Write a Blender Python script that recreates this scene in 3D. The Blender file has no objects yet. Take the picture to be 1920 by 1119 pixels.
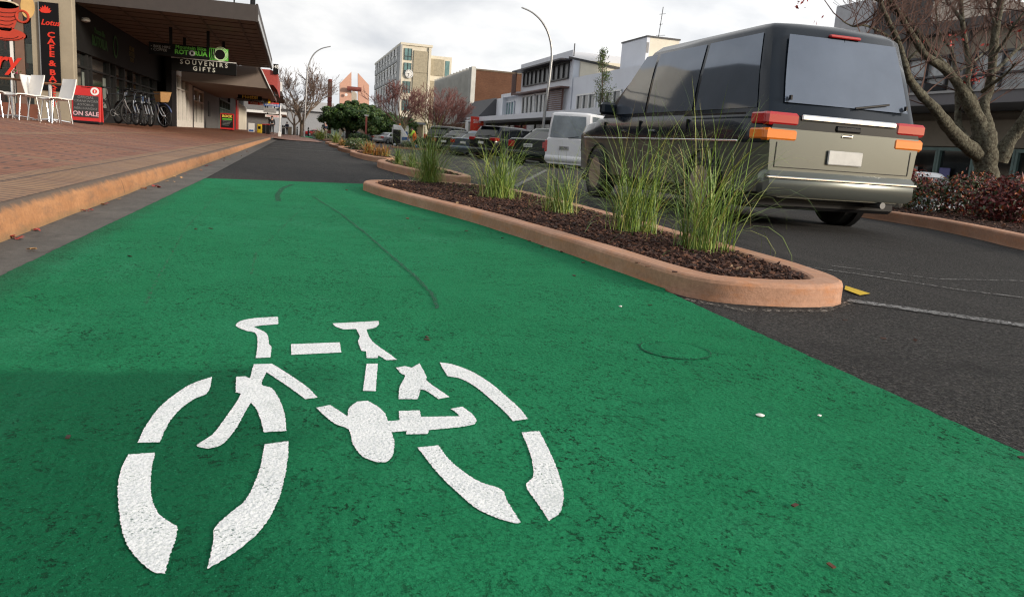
import bpy, bmesh, math, random
from mathutils import Vector, Matrix
R = math.radians
rng = random.Random(7)
scene = bpy.context.scene
COL = scene.collection

# ------------------------------------------------------------------ camera model
IW, IH, FPX, HC = 1920.0, 1119.0, 1466.0, 0.55
_roll = R(4.1); _vp = (545.0, 247.5)
_n = (-math.sin(_roll), math.cos(_roll))
_dist = _n[0]*(IW/2-_vp[0]) + _n[1]*(IH/2-_vp[1])
_nad = (IW/2+_n[0]*FPX*FPX/_dist, IH/2+_n[1]*FPX*FPX/_dist)
_d = Vector((_nad[0]-IW/2, _nad[1]-IH/2, FPX)).normalized()
_y = Vector((_vp[0]-IW/2, _vp[1]-IH/2, FPX)); _y -= _d*_y.dot(_d); _y.normalize()
_x = _y.cross(-_d)
AX = (_x, _y, -_d)
def ray(px, py):
    v = Vector((px-IW/2, py-IH/2, FPX)); return Vector((AX[0].dot(v), AX[1].dot(v), AX[2].dot(v)))
def G(px, py, z=0.0):
    r = ray(px, py); t = (z-HC)/r.z; return Vector((r.x*t, r.y*t, z))
def P(px, py, Y):
    r = ray(px, py); t = Y/r.y; return Vector((r.x*t, Y, HC+r.z*t))
def PX(px, py, X):
    r = ray(px, py); t = X/r.x; return Vector((X, r.y*t, HC+r.z*t))

# ------------------------------------------------------------------ terrain heights
def sm(x, a, b):
    t = max(0.0, min(1.0, (x-a)/(b-a))); return t*t*(3-2*t)
def zr(x, y):      # road and everything right of the left kerb
    return -0.10*sm(x, 4, 8)*sm(y, 22, 36) - 0.72*sm(x, 9.5, 14)*(1-sm(y, 26, 40))
def zp(x, y):      # brick pavement rising towards the shops
    pts = [(-14, .43), (-5.5, .405), (-4.0, .345), (-1.2, .142), (9, .142)]; rise = .05*sm(-x, 3.2, 4.3)*(1-sm(y, 18, 24))
    for (a, za), (b, zb) in zip(pts, pts[1:]):
        if x <= b: return za+(zb-za)*max(0, (x-a))/(b-a)+rise
    return .142

# ------------------------------------------------------------------ mesh helper
class MB:
    def __init__(s): s.v = []; s.f = []; s.m = []; s.cur = 0
    def add(s, vs, fs):
        o = len(s.v); s.v += [Vector(v) for v in vs]
        for f in fs: s.f.append([i+o for i in f]); s.m.append(s.cur)
        return s
    def mat(s, i): s.cur = i; return s
    def box(s, x0, x1, y0, y1, z0, z1, M=None):
        vs = [Vector(p) for p in ((x0,y0,z0),(x1,y0,z0),(x1,y1,z0),(x0,y1,z0),(x0,y0,z1),(x1,y0,z1),(x1,y1,z1),(x0,y1,z1))]
        if M: vs = [M @ v for v in vs]
        return s.add(vs, [(0,3,2,1),(4,5,6,7),(0,1,5,4),(1,2,6,5),(2,3,7,6),(3,0,4,7)])
    def cbox(s, x0, x1, y0, y1, z0, z1, c=.01, M=None):   # chamfered box
        ring = lambda d, z: [(x0+d+c,y0+d,z),(x1-d-c,y0+d,z),(x1-d,y0+d+c,z),(x1-d,y1-d-c,z),(x1-d-c,y1-d,z),(x0+d+c,y1-d,z),(x0+d,y1-d-c,z),(x0+d,y0+d+c,z)]
        return s.loft([ring(c*.7, z0), ring(0, z0+c), ring(0, z1-c), ring(c*.7, z1)], True, True, M)
    def loft(s, rings, closed=True, caps=True, M=None):
        n = len(rings[0]); vs = [Vector(p) for r in rings for p in r]
        if M: vs = [M @ v for v in vs]
        fs = []
        for k in range(len(rings)-1):
            for i in range(n if closed else n-1):
                j = (i+1) % n
                fs.append((k*n+i, k*n+j, (k+1)*n+j, (k+1)*n+i))
        if caps:
            fs.append(tuple(range(n-1, -1, -1))); fs.append(tuple((len(rings)-1)*n+i for i in range(n)))
        return s.add(vs, fs)
    def tube(s, pts, rad, n=8, caps=True, flat=1.0):
        pts = [Vector(p) for p in pts]
        if not hasattr(rad, '__len__'): rad = [rad]*len(pts)
        rings = []; up = None
        for i, p in enumerate(pts):
            t = (pts[min(i+1, len(pts)-1)]-pts[max(i-1, 0)])
            if t.length < 1e-9: t = Vector((0,0,1))
            t.normalize()
            if up is None:
                a = Vector((1,0,0)) if abs(t.x) < .8 else Vector((0,1,0))
                u = t.cross(a).normalized()
            else:
                u = up - t*up.dot(t)
                u = u.normalized() if u.length > 1e-6 else t.orthogonal().normalized()
            up = u; w = t.cross(u)
            rings.append([p+(u*math.cos(2*math.pi*k/n)*flat+w*math.sin(2*math.pi*k/n))*rad[i] for k in range(n)])
        return s.loft(rings, True, caps)
    def lathe(s, prof, n=16, M=None):       # prof: (r, z)
        rings = [[(r*math.cos(2*math.pi*k/n), r*math.sin(2*math.pi*k/n), z) for k in range(n)] for r, z in prof]
        return s.loft(rings, True, True, M)
    def torus(s, c, axis, R_, r, n=28, m=8, flat=1.0):
        c = Vector(c); a = Vector(axis).normalized(); u = a.orthogonal().normalized(); w = a.cross(u)
        rings = []
        for k in range(n):
            d = u*math.cos(2*math.pi*k/n)+w*math.sin(2*math.pi*k/n)
            rings.append([c+d*(R_+r*math.cos(2*math.pi*j/m))+a*(r*flat*math.sin(2*math.pi*j/m)) for j in range(m)])
        rings.append(rings[0])
        return s.loft(rings, True, False)
    def poly(s, pts): return s.add(pts, [tuple(range(len(pts)))])
    def slab(s, pts, th, dirv=(0,0,1)):     # polygon thickened along dirv
        d = Vector(dirv)*th; n = len(pts); a = [Vector(p) for p in pts]; b = [p+d for p in a]
        return s.add(a+b, [tuple(range(n-1,-1,-1)), tuple(range(n, 2*n))]+[(i,(i+1)%n,n+(i+1)%n,n+i) for i in range(n)])
    def build(s, name, mats, parent=None, world=False, smooth=False, bevel=0, recalc=True):
        me = bpy.data.meshes.new(name)
        vs = s.v
        if parent is not None and world:
            Mi = (Matrix.Translation(parent.location) @ Matrix.Rotation(parent.rotation_euler.z, 4, 'Z')).inverted()
            vs = [Mi @ v for v in vs]
        me.from_pydata([tuple(v) for v in vs], [], s.f)
        if not isinstance(mats, (list, tuple)): mats = [mats]
        for m in mats: me.materials.append(m)
        me.polygons.foreach_set('material_index', s.m)
        if recalc:
            bm = bmesh.new(); bm.from_mesh(me); bmesh.ops.recalc_face_normals(bm, faces=bm.faces)
            bm.to_mesh(me); bm.free()
        me.update()
        if smooth:
            me.polygons.foreach_set('use_smooth', [True]*len(me.polygons))
            me.set_sharp_from_angle(angle=R(smooth if smooth is not True else 40))
        o = bpy.data.objects.new(name, me); COL.objects.link(o)
        if parent is not None: o.parent = parent
        if bevel:
            b = o.modifiers.new('bevel', 'BEVEL'); b.width = bevel; b.segments = 2; b.limit_method = 'ANGLE'; b.angle_limit = R(40)
        return o

def thing(name, label, cat, loc=(0,0,0), rz=0.0, group=None):
    o = bpy.data.objects.new(name, None); COL.objects.link(o); o.empty_display_size = .2
    o.location = loc; o.rotation_euler = (0,0,rz)
    return tag(o, label, cat, group)
def tag(o, label, cat, group=None):
    o['label'] = label; o['category'] = cat
    if group: o['group'] = group
    return o
def struct(o): o['kind'] = 'structure'; return o
def stuff(o, label=None, cat=None):
    o['kind'] = 'stuff'
    if label: o['label'] = label; o['category'] = cat
    return o
def kids(o): return [c for c in bpy.data.objects if c.parent is o]
def dup(o, loc, rz=0.0, label=None, scale=None):
    def cp(a, par):
        c = a.copy(); COL.objects.link(c); c.parent = par
        for ch in kids(a): cp(ch, c)
        return c
    r = cp(o, None); r.location = loc; r.rotation_euler = (0,0,rz)
    if scale: r.scale = (scale,)*3
    if label: r['label'] = label
    return r

# text -> mesh, laid on a panel with frame (o, right, up); aligned centre
def text_mb(mb, txt, size, o, right, up, align='CENTER', th=.004, sx=1.0, bold=0.0, shear=0.0):
    cu = bpy.data.curves.new('t', 'FONT'); cu.body = txt; cu.size = size; cu.align_x = align; cu.align_y = 'CENTER'
    cu.extrude = th; cu.offset = bold; cu.resolution_u = 2; cu.shear = shear; cu.space_line = .85
    ob = bpy.data.objects.new('t', cu); COL.objects.link(ob)
    me = ob.to_mesh()
    r = Vector(right).normalized(); u = Vector(up).normalized(); nn = r.cross(u)
    vs = [Vector(o)+r*v.co.x*sx+u*v.co.y+nn*v.co.z for v in me.vertices]
    fs = [tuple(p.vertices) for p in me.polygons]
    mb.add(vs, fs)
    ob.to_mesh_clear(); bpy.data.objects.remove(ob); bpy.data.curves.remove(cu)
    return mb

# ------------------------------------------------------------------ materials
def nodes(m):
    m.use_nodes = True; nt = m.node_tree; return nt, nt.nodes['Principled BSDF']
_mc = {}
def mat(name, c, rough=.6, metal=0.0, var=.12, vs=4.0, bump=0.0, bs=60.0, coat=0.0, spec=.5, emit=None, es=0.0, c2=None, cscale=None, trans=0.0):
    if name in _mc: return _mc[name]
    m = bpy.data.materials.new(name); nt, b = nodes(m); N = nt.nodes; L = nt.links
    c = tuple(c); tc = N.new('ShaderNodeTexCoord')
    if var or c2:
        no = N.new('ShaderNodeTexNoise'); no.inputs['Scale'].default_value = cscale or vs; no.inputs['Detail'].default_value = 6; no.inputs['Roughness'].default_value = .65
        L.new(tc.outputs['Object'], no.inputs['Vector'])
        rp = N.new('ShaderNodeValToRGB'); L.new(no.outputs['Fac'], rp.inputs['Fac'])
        rp.color_ramp.elements[0].position = .32; rp.color_ramp.elements[1].position = .68
        lo = tuple(x*(1-var) for x in c); hi = c2 if c2 else tuple(min(1, x*(1+var)) for x in c)
        rp.color_ramp.elements[0].color = (*(c if c2 else lo), 1); rp.color_ramp.elements[1].color = (*hi, 1)
        L.new(rp.outputs['Color'], b.inputs['Base Color'])
    else: b.inputs['Base Color'].default_value = (*c, 1)
    b.inputs['Roughness'].default_value = rough; b.inputs['Metallic'].default_value = metal
    b.inputs['Specular IOR Level'].default_value = spec
    b.inputs['Coat Weight'].default_value = coat; b.inputs['Coat Roughness'].default_value = .05
    if trans: b.inputs['Transmission Weight'].default_value = trans
    if emit: b.inputs['Emission Color'].default_value = (*emit, 1); b.inputs['Emission Strength'].default_value = es
    if bump:
        n2 = N.new('ShaderNodeTexNoise'); n2.inputs['Scale'].default_value = bs; n2.inputs['Detail'].default_value = 4
        L.new(tc.outputs['Object'], n2.inputs['Vector'])
        bp = N.new('ShaderNodeBump'); bp.inputs['Strength'].default_value = bump; bp.inputs['Distance'].default_value = .02
        L.new(n2.outputs['Fac'], bp.inputs['Height']); L.new(bp.outputs['Normal'], b.inputs['Normal'])
    _mc[name] = m; return m

class NT:   # small node-graph helper for the large surfaces
    def __init__(s, name):
        s.m = bpy.data.materials.new(name); s.nt, s.b = nodes(s.m); s.N = s.nt.nodes
        s.pos = s.N.new('ShaderNodeNewGeometry').outputs['Position']
    def l(s, a, b): s.nt.links.new(a, b)
    def noise(s, scale, detail=4, rough=.6, vec=None, dist=0.0):
        n = s.N.new('ShaderNodeTexNoise'); n.inputs['Scale'].default_value = scale; n.inputs['Detail'].default_value = detail
        n.inputs['Roughness'].default_value = rough; n.inputs['Distortion'].default_value = dist; s.l(vec or s.pos, n.inputs['Vector']); return n.outputs['Fac']
    def vor(s, scale, feat='F1', vec=None, out='Distance'):
        n = s.N.new('ShaderNodeTexVoronoi'); n.feature = feat; n.inputs['Scale'].default_value = scale; s.l(vec or s.pos, n.inputs['Vector']); return n.outputs[out]
    def ramp(s, fac, stops):
        r = s.N.new('ShaderNodeValToRGB'); s.l(fac, r.inputs['Fac']); e = r.color_ramp.elements
        while len(e) < len(stops): e.new(.5)
        for i, (p, c) in enumerate(stops):
            e[i].position = p; e[i].color = (*c, 1) if hasattr(c, '__len__') else (c, c, c, 1)
        return r.outputs['Color']
    def mix(s, fac, a, b, mode='MIX'):
        x = s.N.new('ShaderNodeMix'); x.data_type = 'RGBA'; x.blend_type = mode
        for val, k in ((fac, 0), (a, 6), (b, 7)):
            if hasattr(val, 'links'): s.l(val, x.inputs[k])
            elif hasattr(val, '__len__'): x.inputs[k].default_value = (*val, 1)
            else: x.inputs[k].default_value = val
        return x.outputs[2]
    def math(s, op, a, b=0.0, c=None):
        x = s.N.new('ShaderNodeMath'); x.operation = op
        for val, k in ((a, 0), (b, 1), (c, 2)):
            if val is None: continue
            if hasattr(val, 'links'): s.l(val, x.inputs[k])
            else: x.inputs[k].default_value = val
        return x.outputs[0]
    def sep(s):
        x = s.N.new('ShaderNodeSeparateXYZ'); s.l(s.pos, x.inputs[0]); return x.outputs
    def mapping(s, scale=(1,1,1), rot=(0,0,0), loc=(0,0,0)):
        x = s.N.new('ShaderNodeMapping'); s.l(s.pos, x.inputs[0]); x.inputs['Scale'].default_value = scale; x.inputs['Rotation'].default_value = rot; x.inputs['Location'].default_value = loc; return x.outputs[0]
    def bump(s, h, strength=.5, dist=.01, nrm=None):
        b = s.N.new('ShaderNodeBump'); b.inputs['Strength'].default_value = strength; b.inputs['Distance'].default_value = dist
        s.l(h, b.inputs['Height'])
        if nrm: s.l(nrm, b.inputs['Normal'])
        return b.outputs['Normal']
    def out(s, col, rough=.8, nrm=None, spec=.5):
        s.l(col, s.b.inputs['Base Color'])
        if hasattr(rough, 'links'): s.l(rough, s.b.inputs['Roughness'])
        else: s.b.inputs['Roughness'].default_value = rough
        s.b.inputs['Specular IOR Level'].default_value = spec
        if nrm: s.l(nrm, s.b.inputs['Normal'])
        return s.m

def m_green():
    g = NT('green_road_paint'); x, y, z = g.sep()
    big = g.noise(.8, 5, .55); mid = g.noise(6, 5, .6); fine = g.noise(170, 3, .7); grit = g.noise(430, 2, .7)
    col = g.ramp(big, [(.3, (.016,.245,.095)), (.7, (.025,.295,.130))])
    col = g.mix(g.ramp(mid, [(.38, .28), (.6, 0.0)]), col, (.006,.17,.066))
    col = g.mix(g.ramp(g.noise(1.5, 6, .7, g.mapping((1, .55, 1), (0,0,0), (3,1,0))), [(.56, 0.0), (.74, .45)]), col, (.065,.34,.19))      # chalky faded patches
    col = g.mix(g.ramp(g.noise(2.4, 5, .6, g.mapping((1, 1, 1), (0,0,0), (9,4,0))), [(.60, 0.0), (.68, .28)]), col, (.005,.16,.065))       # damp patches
    wob = g.math('MULTIPLY', g.math('SUBTRACT', g.noise(3.0, 4, .6), .5), .55)                                                             # darker green area around the symbol, lower left
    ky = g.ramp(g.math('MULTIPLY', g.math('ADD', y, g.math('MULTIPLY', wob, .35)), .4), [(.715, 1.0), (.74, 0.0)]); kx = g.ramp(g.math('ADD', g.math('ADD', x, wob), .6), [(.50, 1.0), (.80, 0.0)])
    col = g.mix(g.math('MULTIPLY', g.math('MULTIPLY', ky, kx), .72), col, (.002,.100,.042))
    wear = g.ramp(g.noise(1.1, 5, .6, g.mapping((4.5, .18, 1), (0,0,.06))), [(.58, 0.0), (.77, .3)]); col = g.mix(wear, col, (.03,.19,.11))     # faint wheel paths
    edge = g.ramp(g.math('ADD', g.math('ADD', x, .98), g.math('MULTIPLY', g.math('SUBTRACT', g.noise(8, 5, .7), .5), .22)), [(.06, .6), (.20, 0.0)]); col = g.mix(edge, col, (.045,.10,.062))
    col = g.mix(g.ramp(fine, [(.37, .6), (.53, 0.0)]), col, (.005,.12,.05))
    col = g.mix(g.ramp(g.noise(240, 2, .6), [(.60, 0.0), (.74, .5)]), col, (.05,.36,.20))
    mask = g.math('MULTIPLY', g.ramp(g.noise(38, 3, .7, g.mapping((1.5, 1.0, 1))), [(.545, 0.0), (.59, 1.0)]), g.ramp(g.noise(130, 3, .7), [(.50, 0.0), (.55, 1.0)]))
    clus = g.ramp(g.noise(2.6, 4, .65), [(.40, .12), (.60, 1.0)]); mask = g.math('MULTIPLY', mask, clus)
    col = g.mix(g.math('MULTIPLY', mask, .88), col, (.006,.030,.016))
    h = g.math('ADD', g.math('MULTIPLY', g.vor(105, 'SMOOTH_F1'), 1.0), g.math('MULTIPLY', grit, .6)); h = g.math('ADD', h, g.math('MULTIPLY', g.noise(190, 3, .7), 1.0))
    h = g.math('SUBTRACT', h, g.math('MULTIPLY', mask, 1.2)); h = g.math('ADD', h, g.math('MULTIPLY', g.noise(45, 3), .7))
    return g.out(col, .85, g.bump(h, .95, .010), .08)
def m_asphalt():
    g = NT('asphalt'); x, y, z = g.sep()
    col = g.ramp(g.noise(.9, 6, .65), [(.3, (.027,.0265,.027)), (.7, (.047,.046,.0455))])
    for sc, lo, k, c in ((120, .55, .65, (.17,.16,.15)), (230, .5, .65, (.15,.145,.14)), (70, .78, .6, (.12,.11,.09))):
        sp = g.vor(sc, 'F1', out='Color'); bw = g.N.new('ShaderNodeRGBToBW'); g.l(sp, bw.inputs[0])
        col = g.mix(g.ramp(bw.outputs[0], [(lo, 0.0), (.97, k)]), col, c)
    col = g.mix(g.ramp(g.noise(75, 3, .7), [(.40, .75), (.58, 0.0)]), col, (.007,.007,.007))
    col = g.mix(g.ramp(g.noise(1.6, 6, .75, g.mapping((2.5, .2, 1))), [(.52, 0.0), (.72, .45)]), col, (.085,.08,.076))
    col = g.mix(g.ramp(g.noise(.7, 5, .6, g.mapping((1,1,1),(0,0,0),(5,2,0))), [(.60, 0.0), (.66, .55)]), col, (.016,.016,.017))
    crack = g.ramp(g.vor(.55, 'DISTANCE_TO_EDGE', g.mapping((1,.6,1))), [(.0, .35), (.006, 0.0)]); col = g.mix(crack, col, (.008,.008,.008))
    h = g.math('ADD', g.vor(140), g.math('MULTIPLY', g.noise(300, 2), .8))
    return g.out(col, .85, g.bump(h, 1.0, .012), .2)
def m_brick():
    g = NT('brick_paving')
    # paver grid in metres
    bt = g.N.new('ShaderNodeTexBrick'); mp = g.mapping((1,1,1), (0,0,0)); g.l(mp, bt.inputs['Vector'])
    bt.inputs['Scale'].default_value = 1.0; bt.inputs['Brick Width'].default_value = .30; bt.inputs['Row Height'].default_value = .15
    bt.inputs['Mortar Size'].default_value = .014; bt.inputs['Mortar Smooth'].default_value = .3; bt.inputs['Bias'].default_value = 0
    bt.inputs['Color1'].default_value = (.28,.100,.043,1); bt.inputs['Color2'].default_value = (.37,.145,.068,1); bt.inputs['Mortar'].default_value = (.055,.026,.016,1)
    red = bt.outputs['Color']
    b2 = g.N.new('ShaderNodeTexBrick'); g.l(g.mapping((1,1,1), (0,0,0), (.05,.02,0)), b2.inputs['Vector'])
    b2.offset = 0; b2.inputs['Scale'].default_value = 1.0; b2.inputs['Brick Width'].default_value = .30; b2.inputs['Row Height'].default_value = .10
    b2.inputs['Mortar Size'].default_value = .012; b2.inputs['Color1'].default_value = (.29,.155,.075,1); b2.inputs['Color2'].default_value = (.38,.22,.11,1); b2.inputs['Mortar'].default_value = (.075,.04,.022,1)
    x, y, z = g.sep()
    edge = g.math('MULTIPLY', g.math('GREATER_THAN', x, -1.66), g.math('LESS_THAN', y, 51.6))
    band = g.math('LESS_THAN', g.math('MODULO', g.math('ADD', y, 20.4), 3.45), .16)
    lon = g.math('LESS_THAN', g.math('ABSOLUTE', g.math('ADD', x, 3.27)), .0575)
    k = g.math('MAXIMUM', edge, g.math('MAXIMUM', band, lon))
    tone = g.N.new('ShaderNodeTexWhiteNoise'); tone.noise_dimensions = '2D'; sn = g.N.new('ShaderNodeVectorMath'); sn.operation = 'SNAP'; g.l(g.pos, sn.inputs[0]); sn.inputs[1].default_value = (.60,.30,1); g.l(sn.outputs[0], tone.inputs['Vector'])
    red = g.mix(g.ramp(tone.outputs['Value'], [(.55, 0.0), (1.0, .55)]), red, (.16,.045,.026))
    col = g.mix(k, red, b2.outputs['Color'])
    col = g.mix(g.ramp(g.noise(1.3, 6, .65), [(.35, .35), (.62, 0.0)]), col, (.10,.038,.022))
    col = g.mix(g.ramp(g.noise(40, 4, .7), [(.4, .3), (.7, 0.0)]), col, (.05,.025,.018))
    h = g.math('ADD', bt.outputs['Fac'], g.math('MULTIPLY', g.noise(90, 3), -.4))
    return g.out(col, g.ramp(g.noise(2, 4), [(.3, .5), (.7, .75)]), g.bump(h, -.5, .006), .4)
def m_conc(name, a, b, stain=None, dirt=None, rough=.8):
    g = NT(name)
    col = g.ramp(g.noise(2.2, 6, .65), [(.3, a), (.7, b)])
    col = g.mix(g.ramp(g.noise(45, 5, .75), [(.38, .35), (.6, 0.0)]), col, tuple(x*.55 for x in a))
    if stain: col = g.mix(g.ramp(g.noise(6, 6, .75, g.mapping((1, .6, 2.5))), [(.5, 0.0), (.72, .85)]), col, stain)
    if dirt:
        x, y, z = g.sep(); zz_ = g.math('ADD', z, g.math('MULTIPLY', g.math('SUBTRACT', g.noise(14, 5, .75), .5), .06))
        col = g.mix(g.ramp(g.math('MULTIPLY', zz_, 5), [(.56, 0.0), (.68, .9)]), col, dirt)
        jt = g.math('LESS_THAN', g.math('MODULO', g.math('ADD', y, 31.3), 2.9), .010); col = g.mix(g.math('MULTIPLY', jt, .8), col, (.06,.04,.03))
        col = g.mix(g.ramp(g.math('MULTIPLY', zz_, 5), [(.02, .7), (.22, 0.0)]), col, (.20,.14,.07))
    h = g.math('ADD', g.noise(130, 4, .7), g.math('MULTIPLY', g.noise(9, 3), .8))
    return g.out(col, rough, g.bump(h, .45, .006), .3)
def m_white_paint():
    g = NT('white_road_paint')
    mask = g.math('MULTIPLY', g.ramp(g.noise(170, 3, .7), [(.57, 0.0), (.63, 1.0)]), g.ramp(g.noise(9, 3, .6), [(.45, .12), (.62, 1.0)]))
    col = g.ramp(g.noise(30, 4), [(.3, (.74,.76,.77)), (.7, (.86,.87,.87))])
    col = g.mix(mask, col, (.10,.17,.14))
    col = g.mix(g.ramp(g.noise(5, 6, .75), [(.52, 0.0), (.72, .40)]), col, (.42,.46,.44))
    col = g.mix(g.ramp(g.noise(200, 2, .7), [(.36, .45), (.52, 0.0)]), col, (.40,.46,.43))
    h = g.math('ADD', g.math('MULTIPLY', g.vor(175, 'SMOOTH_F1'), .8), g.math('MULTIPLY', g.noise(400, 2), .7))
    return g.out(col, .75, g.bump(h, .55, .005), .2)
def m_mulch_soil():
    g = NT('bark_soil')
    col = g.ramp(g.vor(45, 'F1', out='Color'), [(.2, (.018,.007,.004)), (.9, (.07,.028,.016))])
    return g.out(col, .9, g.bump(g.vor(55), 1.0, .03), .2)
def m_dash(name, base, line, sx, dash, gap):
    pass
# ------------------------------------------------------------------ palette
GREEN = m_green(); ASPH = m_asphalt(); BRICK = m_brick(); WPAINT = m_white_paint(); SOIL = m_mulch_soil()
KERB = m_conc('kerb_terracotta', (.34,.155,.066), (.50,.255,.12), (.18,.11,.07), (.085,.07,.058))
GUT = m_conc('gutter_concrete', (.085,.078,.07), (.15,.135,.118), (.045,.04,.036))
TERRA = m_conc('planter_concrete', (.37,.195,.12), (.53,.31,.21), (.48,.20,.08))
FOOT = m_conc('footpath_concrete', (.16,.15,.14), (.24,.23,.21))
FARG = m_conc('far_ground', (.07,.075,.055), (.11,.11,.085))
CHIP = [mat('bark_chip_a', (.055,.02,.011), .85, var=.3, vs=40), mat('bark_chip_b', (.028,.011,.007), .85, var=.3, vs=40), mat('bark_chip_c', (.12,.05,.026), .85, var=.3, vs=40), mat('bark_chip_pale', (.42,.27,.15), .8)]
BLADE = [mat('blade_green', (.19,.29,.042), .45, var=.3, vs=3), mat('blade_dark', (.085,.165,.027), .45, var=.2), mat('blade_lime', (.36,.40,.09), .45, var=.2), mat('blade_straw', (.36,.29,.11), .6)]
BLACK = mat('black_paint', (.008,.008,.009), .5, var=0, spec=.2); DARK = mat('dark_frame', (.022,.022,.024), .5, var=.1)
RUB = mat('tyre_rubber', (.012,.012,.012), .8, var=.1, bump=.2)
CHROME = mat('chrome', (.75,.75,.76), .18, 1.0, var=0); ALLOY = mat('alloy', (.45,.45,.46), .3, .9, var=.05)
CARGL = mat('car_glass', (.010,.013,.016), .04, var=0, spec=.6)
SHOPGL = mat('shop_glass', (.014,.017,.017), .06, var=.3, vs=1.2, spec=.8)
WINGL = mat('office_glass', (.10,.20,.20), .08, var=.35, vs=.7, spec=.9)
WINDK = mat('window_glass_dark', (.02,.024,.028), .06, var=.4, vs=.5, spec=.8)
REDL = mat('red_lens', (.40,.010,.014), .15, var=0, coat=.6); AMBL = mat('amber_lens', (.75,.19,.015), .2, var=0, coat=.6); CLEARL = mat('clear_lens', (.6,.6,.58), .12, var=0, coat=.6)
PLATE = mat('plate_white', (.72,.73,.72), .5, var=.04); INK = mat('plate_ink', (.015,.015,.02), .6, var=0)
WHITE = mat('white_paint_wall', (.70,.72,.76), .6, var=.06, vs=1.2); CREAM = mat('cream_render', (.66,.61,.50), .75, var=.1, vs=.6, bump=.2, bs=9)
WPLAST = mat('white_plastic', (.78,.76,.73), .35, var=.03)
REDP = mat('red_paint', (.50,.02,.018), .45, var=.1); YEL = mat('yellow_paint', (.75,.50,.02), .5, var=.06); BLUEP = mat('blue_paint', (.02,.09,.32), .45, var=.06)
GREYP = mat('grey_paint', (.19,.19,.195), .5, var=.1); MIDGREY = mat('mid_grey_wall', (.13,.125,.125), .7, var=.12)
STEEL = mat('galv_steel', (.33,.33,.33), .42, .75, var=.15, vs=6); STEELD = mat('dark_steel', (.12,.12,.12), .5, .6, var=.1)
BARK = mat('lichen_bark', (.035,.026,.018), .95, var=.2, c2=(.17,.165,.125), cscale=22, bump=1.0, bs=38, spec=.15)
TWIG = mat('twig_brown', (.085,.042,.032), .85, var=.25, vs=5); TWIGR = mat('twig_red', (.165,.070,.062), .8, var=.3, vs=3); TWIGG = mat('twig_grey', (.16,.115,.085), .85, var=.2, vs=3)
LEAFD = [mat('leaf_dark', (.028,.07,.013), .5, var=.3), mat('leaf_mid', (.065,.125,.022), .5, var=.3), mat('leaf_olive', (.12,.14,.028), .5, var=.3)]
LEAFR = [mat('nandina_red', (.16,.022,.018), .5, var=.3), mat('nandina_maroon', (.085,.014,.018), .5, var=.3), mat('nandina_green', (.035,.05,.014), .5, var=.3), mat('nandina_orange', (.36,.095,.022), .5, var=.2)]

# ------------------------------------------------------------------ camera, sun, sky
cam = bpy.data.objects.new('camera', bpy.data.cameras.new('camera')); COL.objects.link(cam)
rows = []
for k in range(3): rows.append((AX[k].x, -AX[k].y, -AX[k].z, 0))
M = Matrix((rows[0], rows[1], rows[2], (0,0,0,1))); M.translation = (0, 0, HC); cam.matrix_world = M
cam.data.sensor_width = 36; cam.data.lens = FPX/IW*36; cam.data.clip_start = .05; cam.data.clip_end = 6000
cam.data.dof.use_dof = True; cam.data.dof.focus_distance = 1.9; cam.data.dof.aperture_fstop = 20.0
scene.camera = cam

SUN_EL, SUN_AZ = R(15), R(130)       # azimuth clockwise from +Y (street direction)
sun = bpy.data.objects.new('sun', bpy.data.lights.new('sun', 'SUN')); COL.objects.link(sun)
sd = Vector((math.sin(SUN_AZ)*math.cos(SUN_EL), math.cos(SUN_AZ)*math.cos(SUN_EL), math.sin(SUN_EL)))
sun.rotation_euler = sd.to_track_quat('Z', 'Y').to_euler(); sun.location = sd*50
sun.data.energy = 3.0; sun.data.angle = R(10); sun.data.color = (1.0, .88, .74)
w = bpy.data.worlds.new('World'); scene.world = w; w.use_nodes = True
nt = w.node_tree; N = nt.nodes; L = nt.links; bg = N['Background']; bg.inputs['Strength'].default_value = .1
sky = N.new('ShaderNodeTexSky'); sky.sky_type = 'NISHITA'; sky.sun_disc = False; sky.sun_elevation = SUN_EL; sky.sun_rotation = SUN_AZ
tc = N.new('ShaderNodeTexCoord'); sep = N.new('ShaderNodeSeparateXYZ'); L.new(tc.outputs['Generated'], sep.inputs[0])
def mth(op, a, b):
    x = N.new('ShaderNodeMath'); x.operation = op
    for v, k in ((a,0),(b,1)):
        if hasattr(v, 'links'): L.new(v, x.inputs[k])
        else: x.inputs[k].default_value = v
    return x.outputs[0]
zz = mth('ADD', mth('MAXIMUM', sep.outputs[2], 0.0), .32)
cmb = N.new('ShaderNodeCombineXYZ'); L.new(mth('DIVIDE', sep.outputs[0], zz), cmb.inputs[0]); L.new(mth('DIVIDE', sep.outputs[1], zz), cmb.inputs[1])
n1 = N.new('ShaderNodeTexNoise'); n1.inputs['Scale'].default_value = 1.35; n1.inputs['Detail'].default_value = 6; n1.inputs['Roughness'].default_value = .55; n1.inputs['Distortion'].default_value = .35; L.new(cmb.outputs[0], n1.inputs['Vector'])
n2 = N.new('ShaderNodeTexNoise'); n2.inputs['Scale'].default_value = 2.3; n2.inputs['Detail'].default_value = 7; n2.inputs['Roughness'].default_value = .52; n2.inputs['Distortion'].default_value = .2
mp = N.new('ShaderNodeMapping'); mp.inputs['Location'].default_value = (3.1, 7.7, 0); L.new(cmb.outputs[0], mp.inputs[0]); L.new(mp.outputs[0], n2.inputs['Vector'])
r2 = N.new('ShaderNodeValToRGB'); L.new(n2.outputs['Fac'], r2.inputs['Fac'])
e = r2.color_ramp.elements; e[0].position = .36; e[0].color = (5.6, 5.8, 6.1, 1); e[1].position = .66; e[1].color = (9.3, 9.2, 9.0, 1)
r1 = N.new('ShaderNodeValToRGB'); L.new(n1.outputs['Fac'], r1.inputs['Fac'])
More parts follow.
